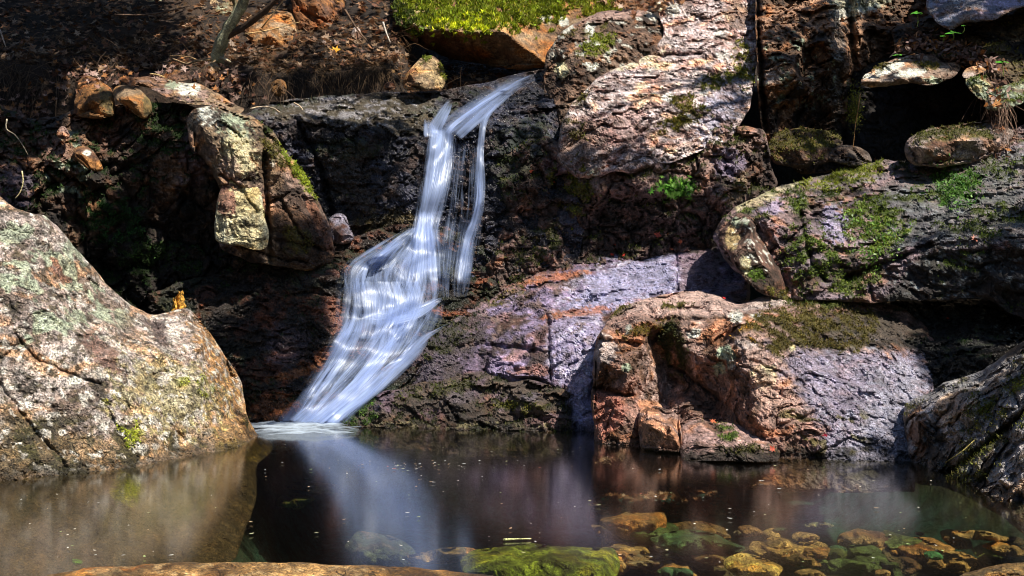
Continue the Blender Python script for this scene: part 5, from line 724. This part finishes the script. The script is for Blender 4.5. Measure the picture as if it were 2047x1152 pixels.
for i, (px, py, w, nn_, lb) in enumerate([(500, 118, 30, 120, 'dry grass tuft drooping over the bank lip below the squarish boulder'), (570, 132, 40, 150, 'dry grass tuft drooping between the squarish boulder and the rusty stone'), (650, 138, 40, 150, 'dry grass hanging over the bank lip above the flat shining ledge'), (740, 138, 46, 150, 'dry grass hanging over the bank lip left of the perched tan stone'), (300, 80, 60, 120, 'thin dark grass trailing over the shaded bank at the left'), (150, 100, 60, 110, 'dark trailing grass in the shaded upper left corner')]):
    stems('grass_tuft', lb, 'grass tuft', (px, py), nn_, .26, (.17, .11, .06) if i < 4 else (.13, .09, .05), 20+i, (.25, -.6, -.55), .5, .0016, None, (w, 9), .5, 'grass tufts on the bank lip')
tb = tag(empty('tree', at(436, 118, 8.35)), 'leaning lichen-grey sapling rooted on the edge of the dark bank', 'tree')
tube_obj('trunk', pxs([(434, 122, 8.3), (436, 100, 8.25), (452, 72, 8.2), (462, 48, 8.15), (480, 22, 8.1), (490, -5, 8.05), (512, -60, 7.9), (560, -220, 7.6)]), [.055, .05, .042, .05, .04, .04, .036, .03], (.34, .36, .24), tb, jag=.02, n=10)
tube_obj('limb', pxs([(452, 74, 8.2), (474, 62, 8.15), (500, 45, 8.1), (540, 12, 8.0), (580, -30, 7.9), (640, -120, 7.8)]), [.03, .026, .024, .02, .018, .012], (.07, .045, .03), tb, jag=.01)
tube_obj('limb', pxs([(478, 30, 8.1), (470, 10, 8.1), (462, -20, 8.0), (450, -80, 7.9)]), [.02, .018, .015, .01], (.2, .19, .12), tb, jag=.01)
for k, (pp, r_, c_) in enumerate([([(436, 112, 8.28), (420, 118, 8.25), (395, 122, 8.25), (372, 128, 8.3), (345, 118, 8.35)], .012, (.36, .26, .15)), ([(436, 116, 8.28), (452, 120, 8.2), (462, 124, 8.2)], .014, (.45, .4, .28)), ([(434, 118, 8.28), (428, 128, 8.2), (440, 140, 8.15)], .012, (.3, .22, .12)), ([(395, 122, 8.25), (380, 114, 8.3), (360, 112, 8.35), (340, 112, 8.4)], .007, (.3, .2, .1))]):
    tube_obj('root', pxs(pp), [r_, r_*.8, r_*.5], c_, tb, jag=.006)
tg = [('thin dark root running across the top left bank', [(230, 30, 8.6), (290, 30, 8.55), (340, 22, 8.5), (380, 12, 8.5)], .008, (.14, .09, .06)), ('bent pale stem hanging at the far left edge', [(0, 60, 6.6), (5, 75, 6.6), (12, 94, 6.6)], .006, (.5, .45, .4)), ('long thin pale stem hanging over the left wall', [(14, 238, 6.7), (13, 258, 6.7), (30, 270, 6.7), (45, 290, 6.7), (56, 310, 6.72)], .005, (.4, .36, .27)), ('curved yellowish stem above the tip of the pale left boulder', [(44, 342, 6.3), (46, 365, 6.3), (40, 385, 6.3), (30, 398, 6.3)], .005, (.5, .45, .25)),
      ('straight pale twig crossing in front of the squarish boulder', [(490, 68, 8.3), (530, 62, 8.3), (570, 52, 8.3), (600, 44, 8.3)], .005, (.6, .42, .2)), ('steep pale twig leaning on the squarish boulder', [(523, 56, 8.35), (540, 35, 8.3), (575, -10, 8.3)], .006, (.6, .42, .2)), ('dark twig lying down the leafy bank right of the dark orange boulder', [(690, 20, 8.9), (715, 60, 8.75), (745, 95, 8.65)], .010, (.13, .08, .05)), ('birch twig with white bark on the leafy bank', [(766, 45, 8.9), (772, 65, 8.8), (780, 85, 8.75)], .009, (.5, .47, .42)), ('thin stem hanging in front of the bank left of the perched stone', [(800, 108, 8.4), (802, 140, 8.4), (801, 184, 8.4)], .003, (.2, .14, .08)),
      ('white forked twig at the left end of the flat shining ledge', [(500, 218, 7.7), (520, 214, 7.7), (545, 216, 7.65), (560, 225, 7.6)], .006, (.55, .45, .33)), ('short pale twig on the lip of the flat shining ledge', [(588, 206, 7.75), (600, 213, 7.7), (606, 221, 7.68)], .006, (.55, .45, .33)), ('yellow twig on the long lichen stone', [(300, 148, 7.6), (316, 150, 7.55), (330, 155, 7.55)], .006, (.5, .38, .18)), ('pale twig end sticking up beside the pale slab', [(1127, 262, 7.5), (1124, 248, 7.5), (1126, 240, 7.5)], .004, (.5, .4, .3)),
      ('long green twig leaning in the right waterside rocks', [(1890, 925, 4.6), (1920, 905, 4.55), (1948, 880, 4.55)], .003, (.3, .26, .08)), ('floating pale reed sliver above the big green sunken stone', [(1006, 1079, 3.5), (1030, 1078, 3.5), (1062, 1077, 3.5)], .004, (.6, .65, .3))]
for k, (lb, pp, r_, c_) in enumerate(tg):
    if 'floating' in lb: pp = [(a, b, (CAMZ-.006)*F/(b-576)) for a, b, _ in pp]
    tag(tube_obj('twig', pxs(pp), [r_, r_*.8, r_*.5], c_, None, M_BARK, 5), lb, 'twig')
# splintered wooden stump behind the boulder
sp = tag(empty('stump', at(357, 640, 6.5)), 'splintered yellow-orange wooden stump standing behind the pale left boulder', 'stump')
def shard(cx, w, top, bot, dep, seed):
    r = np.random.RandomState(seed); P = []; lv = np.linspace(0, 1, 12); V = []
    for t in lv:
        py = bot+(top-bot)*t; ww = w*(1-0.35*t**2)*(1+.12*r.normal()); cxx = cx+1.5*r.normal()
        for a in np.linspace(0, 2*math.pi, 9, endpoint=False):
            q = 1+.2*r.normal(); V.append(at(cxx+ww*.5*math.cos(a)*q, py+(r.uniform(0, 14) if t == 1 else 0)-(a-3)*1.2*(t > .9), dep+.03*math.sin(a)*q))
    V = np.array(V); idx = np.arange(len(V)).reshape(12, 9); nx_ = np.roll(idx, -1, 1); fc = np.stack([idx[:-1], nx_[:-1], nx_[1:], idx[1:]], -1).reshape(-1, 4)
    C = np.array((.62, .34, .05))*(1+.5*fbm(V*np.array([60, 60, 5]), 3, seed=seed))[:, None]; tri = np.vstack([fc[:, [0, 1, 2]], fc[:, [0, 2, 3]], [[idx[-1, 0], idx[-1, k], idx[-1, k+1]] for k in range(1, 8)]])
    return mesh_obj('splinter', V-np.array(sp.location), tri, M_BARK, sp, np.column_stack([np.clip(C, .02, .9), np.full(len(C), .7)]), smooth=False)
shard(360, 15, 580, 650, 6.45, 1); shard(349, 11, 596, 650, 6.43, 2); shard(354, 8, 588, 650, 6.47, 3)
# dead leaf mat and hanging roots, upper right
def mat_leaves(name, lb, pts, n, size, cols, seed, cat='leaves', spread=(10, 6), kind=None, lobes=True, lift=.02):
    r = np.random.RandomState(seed); pts = np.array(pts, float); P, Q = [], []
    for i in range(n):
        t = r.rand()*(len(pts)-1); j = int(t); c = pts[j]+(pts[j+1]-pts[j])*(t-j) if len(pts) > 1 else pts[0]
        h_, n_ = hit(c[0]+r.normal()*spread[0], c[1]+r.normal()*spread[1])
        if h_ is None: continue
        P.append(h_+n_*lift*r.rand()+np.array([0, -.01, 0])); q = n_+r.normal(size=3)*.6; Q.append(q/np.linalg.norm(q))
    cols = np.array(cols); V, Fc, C = leaf_quads(np.array(P), np.array(Q), size, cols[r.randint(len(cols), size=len(P))]*r.uniform(.6, 1.3, (len(P), 1)), seed, lobes)
    return tag(mesh_obj(name, V, Fc, M_LEAF, None, C), lb, cat, None, kind)
DEAD = [(.32, .2, .15), (.2, .1, .07), (.42, .28, .24), (.12, .07, .05), (.45, .2, .07)]
mat_leaves('dead_leaves', 'heap of curled dead leaves spilling over the ledge above the overhanging stone', [(1800, 105), (1840, 85), (1880, 95), (1930, 110), (1975, 130)], 420, .05, DEAD, 1, 'leaf litter', (16, 9), 'stuff', False, .05)
mat_leaves('dead_leaves', 'string of dead leaves caught in the roots hanging at the right', [(1975, 130), (1992, 170), (1995, 220), (2000, 300)], 150, .05, DEAD, 2, 'leaf litter', (11, 10), 'stuff', False, .05)
for k, (px, py, nn_, ln_, ld, lb) in enumerate([(1840, 70, 60, .22, (-.5, -.3, -.2), 'tangle of dry roots above the overhanging stone'), (1900, 95, 60, .22, (.4, -.4, -.5), 'tangle of dry roots right of the overhanging stone'), (1985, 150, 50, .35, (.05, -.2, -1), 'bundle of roots hanging down beside the moss-patched stone'), (1995, 210, 50, .40, (.05, -.15, -1), 'lower bundle of roots hanging over the big right ledge')]):
    stems('hanging_roots', lb, 'roots', (px, py), nn_, ln_, (.22, .14, .10), 40+k, ld, .35, .0022, None, (22, 14), .3)
ht = tag(empty('hanging_plant', at(1712, 190, 7.6)), 'moss tuft with a long orange dead stem dangling beside the black cavity', 'plant')
tube_obj('stem', pxs([(1720, 186, 7.6), (1716, 215, 7.55), (1710, 250, 7.55), (1705, 300, 7.55)]), [.004, .003, .002], (.4, .22, .08), ht, None, 5)
r = np.random.RandomState(4); P = at(1709, 215, 7.62)+r.normal(size=(900, 3))*np.array([.025, .03, .075]); add_blades(ht, [(lambda a: (a[0]-np.array(ht.location), a[1]))(mossy_blades(P, np.tile([0, -.6, .3], (900, 1)), np.tile([.13, .15, .02], (900, 1)), 3))])
mat_leaves('dead_leaves', 'dead leaves and crumbs caught along the top of the shaded left wall', [(-20, 215), (60, 225), (140, 150), (230, 150), (330, 135), (440, 160), (500, 195)], 380, .05, DEAD, 3, 'leaf litter', (26, 16), 'stuff', True, .05)
for k, (px, py, lb) in enumerate([(60, 150, 'matted dark roots under the bank at the far left'), (190, 120, 'matted dark roots above the two sunlit boulders'), (330, 110, 'matted dark roots left of the leaning sapling'), (560, 150, 'fine roots dangling in the undercut beside the rusty stone')]):
    stems('hanging_roots', lb, 'roots', (px, py), 110, .30, (.15, .10, .065), 60+k, (.2, -.4, -.6), .55, .0022, None, (70, 26), .3)
mat_leaves('dead_leaves', 'sunlit dead leaves on the slope behind the brown shoulder rock', [(1235, 8), (1320, 2)], 320, .07, BROWNS, 12, 'leaf litter', (22, 9), 'stuff', True, .05)
# green seedlings
def seedling(px, py, Y, stem, nl, size, lb, seed):
    e = tag(empty('seedling', at(px, py+stem, Y)), lb, 'seedling', 'seedlings on the right ledge'); r = np.random.RandomState(seed)
    tube_obj('stem', pxs([(px+r.uniform(-3, 3), py+stem, Y), (px+2, py+stem*.5, Y-.01), (px, py, Y-.02)]), [.003, .002], (.14, .22, .03), e, None, 4)
    a = np.arange(nl)*2*math.pi/nl+r.rand(); P = at(px, py, Y-.02)+np.column_stack([np.cos(a), np.sin(a)*.6, 0*a])*size*.45; Q = np.column_stack([np.cos(a)*.3, -.35+0*a, .9+0*a])
    V, Fc, C = leaf_quads(P, Q/np.linalg.norm(Q, axis=1)[:, None], size, np.tile([.10, .42, .02], (nl, 1)), seed, False); mesh_obj('leaves', V-np.array(e.location), Fc, M_LEAF, e, C)
for k, (px, py, Y, s, nl, sz, lb) in enumerate([(1833, 28, 7.6, 26, 6, .06, 'green seedling high up in the dark gap left of the bluish slab'), (1905, 67, 7.6, 14, 5, .07, 'bright green seedling above the dead leaf heap'), (1885, 73, 7.6, 12, 4, .03, 'tiny green seedling left of the brightest one'), (1794, 111, 7.6, 10, 4, .045, 'small green seedling at the left end of the dead leaf heap'), (2003, 125, 7.4, 28, 4, .06, 'green seedling near the right edge above the mossy stone'), (1926, 52, 7.6, 14, 4, .025, 'tiny yellow-green seedling under the bluish slab')]): seedling(px, py, Y, s, nl, sz, lb, k)
# fern-like green clump on the broken rock, leafy liverwort patches
mat_leaves('leafy_clump', 'bright green leafy clump growing on the dark rock below the pale slab', [(1325, 378), (1350, 372), (1375, 385)], 110, .045, [(.12, .34, .04), (.2, .42, .06)], 7, 'plant', (9, 9), None, True, .05)
mat_leaves('leafy_patch', 'glossy green liverwort spreading over the right ledge', [(1700, 440), (1760, 460), (1720, 520), (1800, 480)], 300, .026, [(.10, .2, .04), (.16, .3, .05)], 8, 'plant', (22, 16), 'stuff', False, .02)
mat_leaves('leafy_patch', 'green liverwort on the far right part of the ledge', [(1900, 350), (1920, 380), (1900, 400)], 180, .026, [(.08, .22, .05), (.14, .3, .06)], 9, 'plant', (20, 16), 'stuff', False, .02)
# single fallen leaves on the rocks
LV = [(1222, 512, .05, (.75, .06, .03), 'bright red leaf lying on the purple slab'), (1250, 512, .035, (.6, .06, .04), 'small red leaf right of the brightest red one on the purple slab'), (1340, 502, .04, (.6, .16, .08), 'reddish leaf at the crack of the purple slab'), (1313, 470, .05, (.5, .07, .04), 'dark red leaf at the foot of the mossy cliff'), (1225, 490, .06, (.4, .08, .05), 'curled maroon leaf at the top of the purple slab'), (1335, 465, .03, (.8, .3, .08), 'tiny orange leaf at the foot of the mossy cliff'), (1362, 482, .03, (.6, .14, .06), 'tiny red leaf near the head of the slab crack'), (1445, 600, .03, (.6, .03, .03), 'crimson leaf on the crest of the pink outcrop'), (1424, 846, .03, (.6, .16, .07), 'orange-red leaf on the long low pinkish stone'), (1540, 897, .03, (.6, .09, .04), 'scarlet leaf at the waterline of the long low stone'),
      (1648, 867, .03, (.6, .04, .08), 'tiny crimson leaf on the wet face of the outcrop'), (1106, 368, .035, (.7, .12, .05), 'tiny red leaf on the dark rock right of the falls'), (1893, 640, .03, (.5, .08, .04), 'tiny red leaf in the black undercut'), (1945, 480, .04, (.5, .13, .06), 'red-brown leaf on the wet right ledge'), (1903, 460, .04, (.5, .3, .24), 'tan leaf on the wet right ledge'), (1802, 343, .045, (.6, .28, .14), 'orange leaf at the top of the mossy ledge'), (1745, 322, .05, (.3, .12, .05), 'brown curled leaf in front of the black cavity'), (672, 105, .13, (.85, .42, .04), 'yellow-orange maple leaf lying on the bank'), (722, 12, .12, (.45, .25, .14), 'big tan leaf at the top of the leafy bank'), (1900, 85, .06, (.8, .3, .05), 'orange leaf on the dead leaf heap'), (1993, 212, .09, (.7, .33, .12), 'orange leaf hanging in the roots at the right'), (2000, 262, .05, (.5, .2, .08), 'brown leaf low in the hanging roots'), (786, 145, .04, (.7, .4, .15), 'pale orange leaf left of the perched stone'), (1060, 340, .03, (.5, .1, .05), 'tiny rusty leaf beside the trickle')]
for k, (px, py, sz, c, lb) in enumerate(LV):
    h_, n_ = hit(px, py)
    if h_ is None: continue
    q = n_+np.array([0, -.5, .3]); V, Fc, C = leaf_quads(np.zeros((1, 3)), (q/np.linalg.norm(q))[None], sz, np.array([c]), 100+k); o = mesh_obj('leaf', V, Fc, M_LEAF, None, C); o.location = h_+n_*.012+np.array([0, -.015, 0]); tag(o, lb, 'leaf', 'single fallen leaves on the rocks')
# specks drifting on the pool
r = np.random.RandomState(31); protos = []
for k, c in enumerate([(.75, .72, .62), (.6, .62, .35), (.7, .5, .3), (.75, .78, .75), (.45, .6, .25), (.6, .18, .12)]):
    V, Fc, C = leaf_quads(np.zeros((1, 3)), np.array([[0, 0, 1.]]), .017, np.array([c]), 300+k, False); protos.append((V, Fc, C))
meshes = []
SPK = {0: 'tiny pale leaf speck floating on the dark pool', 1: 'tiny olive leaf speck floating on the dark pool', 2: 'tiny tan leaf speck floating on the dark pool', 3: 'tiny white petal floating on the dark pool', 4: 'tiny green leaf speck floating on the dark pool', 5: 'tiny red leaf speck floating on the dark pool'}
first = {}
for i in range(170):
    cl = r.rand()
    if cl < .25: px, py = 850+r.normal()*90, 922+abs(r.normal())*22
    elif cl < .55: px, py = r.uniform(520, 1250), 885+250*r.rand()**1.5
    elif cl < .85: px, py = r.uniform(1200, 2000), r.uniform(930, 1140)
    else: px, py = r.uniform(20, 520), r.uniform(985, 1120)
    Y = CAMZ*F/(py-576); k = r.choice(6, p=[.3, .14, .16, .22, .12, .06])
    if k in first: o = first[k].copy(); COL.objects.link(o)
    else:
        o = mesh_obj('floating_leaf', *protos[k][:2], M_LEAF, None, protos[k][2]); first[k] = o
    o.location = ((px-1023.5)/F*Y, Y, .006); s = r.uniform(.5, 1.25); o.scale = (s, s, s); o.rotation_euler = (0, 0, r.uniform(0, 6.3)); tag(o, SPK[k], 'leaf', 'specks floating on the pool: '+SPK[k].split()[1])
# ---------------------------------------------------------------- trees over the ravine, out of the picture, that dapple the light
CAN = []
rc = np.random.RandomState(77)
def shade(poly, dens, hole=(), h0=5.0, h1=6.4):
    """leaf sprays in the crowns where they stand between the sun and this stretch of rock"""
    P = np.array(poly, float); x0, y0 = P.min(0); x1, y1 = P.max(0); n = int((x1-x0)*(y1-y0)/900*dens); Q = np.column_stack([rc.uniform(x0, x1, n), rc.uniform(y0, y1, n)])
    d, _ = poly_dist(Q, P); Q = Q[d > 0]
    for hp, hr in hole: Q = Q[np.hypot(Q[:, 0]-hp[0], Q[:, 1]-hp[1]) > hr+34]
    for q in Q:
        h_, _n = hit(*q)
        if h_ is None or h_[2] < -.3: continue
        t = (rc.uniform(h0, h1)-h_[2])/SUN[2]; CAN.append(h_+SUN*t)
shade([(-200, 60), (480, 120), (560, 230), (660, 440), (680, 540), (560, 640), (520, 740), (440, 640), (300, 580), (100, 420), (-200, 350)], 2.2, [((190, 190), 45), ((265, 190), 45), ((370, 180), 60), ((475, 265), 75), ((490, 330), 70), ((482, 430), 85), ((560, 420), 50), ((590, 300), 30), ((130, 290), 30), ((175, 310), 25), ((120, 340), 25)])
shade([(-200, -150), (480, -150), (500, 140), (200, 150), (-200, 100)], 12, [((400, 10), 50), ((540, 60), 65), ((460, 50), 50), ((380, 170), 30), ((200, 180), 40)])
shade([(520, 115), (780, 130), (860, 175), (800, 270), (790, 420), (700, 470), (670, 360), (610, 230)], 1.6)
shade([(480, 640), (620, 580), (640, 660), (590, 790), (560, 850), (490, 850), (480, 700)], 3)
shade([(1010, 190), (1090, 170), (1110, 300), (1100, 470), (1010, 540), (1000, 300)], 1.0)
shade([(1100, 330), (1300, 350), (1460, 300), (1540, 340), (1440, 480), (1250, 490), (1080, 560)], .7, [((1350, 378), 25), ((1460, 325), 30)])
shade([(1530, 60), (1700, -20), (1860, 80), (1720, 150), (1720, 340), (1530, 260)], 2.2, [((1560, 140), 30)])
shade([(1720, 170), (1930, 160), (1990, 240), (1800, 260), (1700, 330)], 1.8)
shade([(1740, 600), (2250, 610), (2250, 660), (2047, 690), (1880, 760), (1800, 640)], 1.8)
if 0: shade([(690, 850), (760, 780), (850, 680), (980, 700), (1090, 760), (1140, 790), (1140, 870)], .9)
if 0: shade([(1290, 650), (1400, 640), (1480, 700), (1500, 800), (1430, 860), (1300, 830)], .8)
shade([(1810, 800), (1900, 780), (1920, 940), (1830, 940)], 1.0)
shade([(0, 20), (470, 40), (470, 115), (300, 120), (0, 150)], 4, [((450, 60), 30), ((360, 160), 30), ((190, 190), 40)])
shade([(470, -60), (800, -60), (800, 60), (790, 140), (620, 140), (480, 120)], 1.0)
LIT = [(690, 110, .14), (740, 60, .10), (190, 180, .09), (262, 195, .10), (370, 175, .14), (410, 185, .08), (330, 165, .08), (490, 390, .11), (485, 440, .12), (490, 480, .08), (475, 260, .13), (490, 310, .12), (430, 235, .10), (590, 330, .08), (600, 400, .07), (178, 312, .07), (130, 290, .07), (115, 335, .08), (205, 240, .05), (280, 210, .06), (450, 60, .12), (470, 20, .1), (550, 65, .16), (400, 10, .2), (400, 300, .05), (190, 400, .05), (850, 150, .12), (640, 20, .15), (620, 215, .10), (720, 225, .10)]
LN = [(hit(a, b)[0], r_) for a, b, r_ in LIT]
def near_lit(P, extra=0.0):
    P = np.atleast_2d(P); m = np.zeros(len(P), bool)
    for o_, r_ in LN:
        v = P-o_; v = v-np.outer(v@SUN, SUN); m |= np.linalg.norm(v, axis=1) < r_+extra
    return m
CAN = np.array(CAN); CAN = CAN[~near_lit(CAN, .10)]
def canopy_tree(base, top, label, sel, seed):
    r = np.random.RandomState(seed); t = tag(empty('tree', base), label, 'tree', 'trees leaning over the ravine'); base, top = np.array(base), np.array(top)
    pts = [base, base+(top-base)*.35+np.array([0, 0, .6]), base+(top-base)*.7+np.array([0, 0, .5]), top]; tube_obj('trunk', pts, [.16, .13, .10, .05], (.12, .10, .08), t, jag=.03, n=10)
    C = CAN[sel]; k = max(4, len(C)//30); cen = C[r.choice(len(C), k, replace=False)]
    for c in cen: 
        s = pts[2]+(top-pts[2])*r.rand(); u_ = np.linspace(0, 1, 30)[:, None]
        if near_lit(crom(np.array([s, (s+c)/2+np.array([0, 0, .25]), c]), 30), .02).any(): continue
        tube_obj('limb', [s, (s+c)/2+np.array([0, 0, .25]), c], [.025, .012, .004], (.12, .10, .08), t, n=5)
    n = len(C)*9; ii = np.repeat(np.arange(len(C)), 9); P = C[ii]+r.normal(size=(n, 3))*.05; Q = r.normal(size=(n, 3))*.8+SUN; Q /= np.linalg.norm(Q, axis=1)[:, None]
    V, Fc, Cc = leaf_quads(P, Q, .085, np.array([(.05, .10, .015)])*r.uniform(.6, 1.5, (n, 1)), seed, True); tag(mesh_obj('crown', V-base, Fc, M_LEAF, t, Cc))
m = CAN[:, 0] < 1.6
canopy_tree((-4.6, 3.4, 1.6), (-0.2, 5.2, 6.4), 'tree leaning in over the pool from the left bank, above the picture', m, 1)
canopy_tree((6.4, 7.2, 3.0), (3.6, 5.9, 6.3), 'tree leaning in over the pool from the right bank, above the picture', ~m, 2)
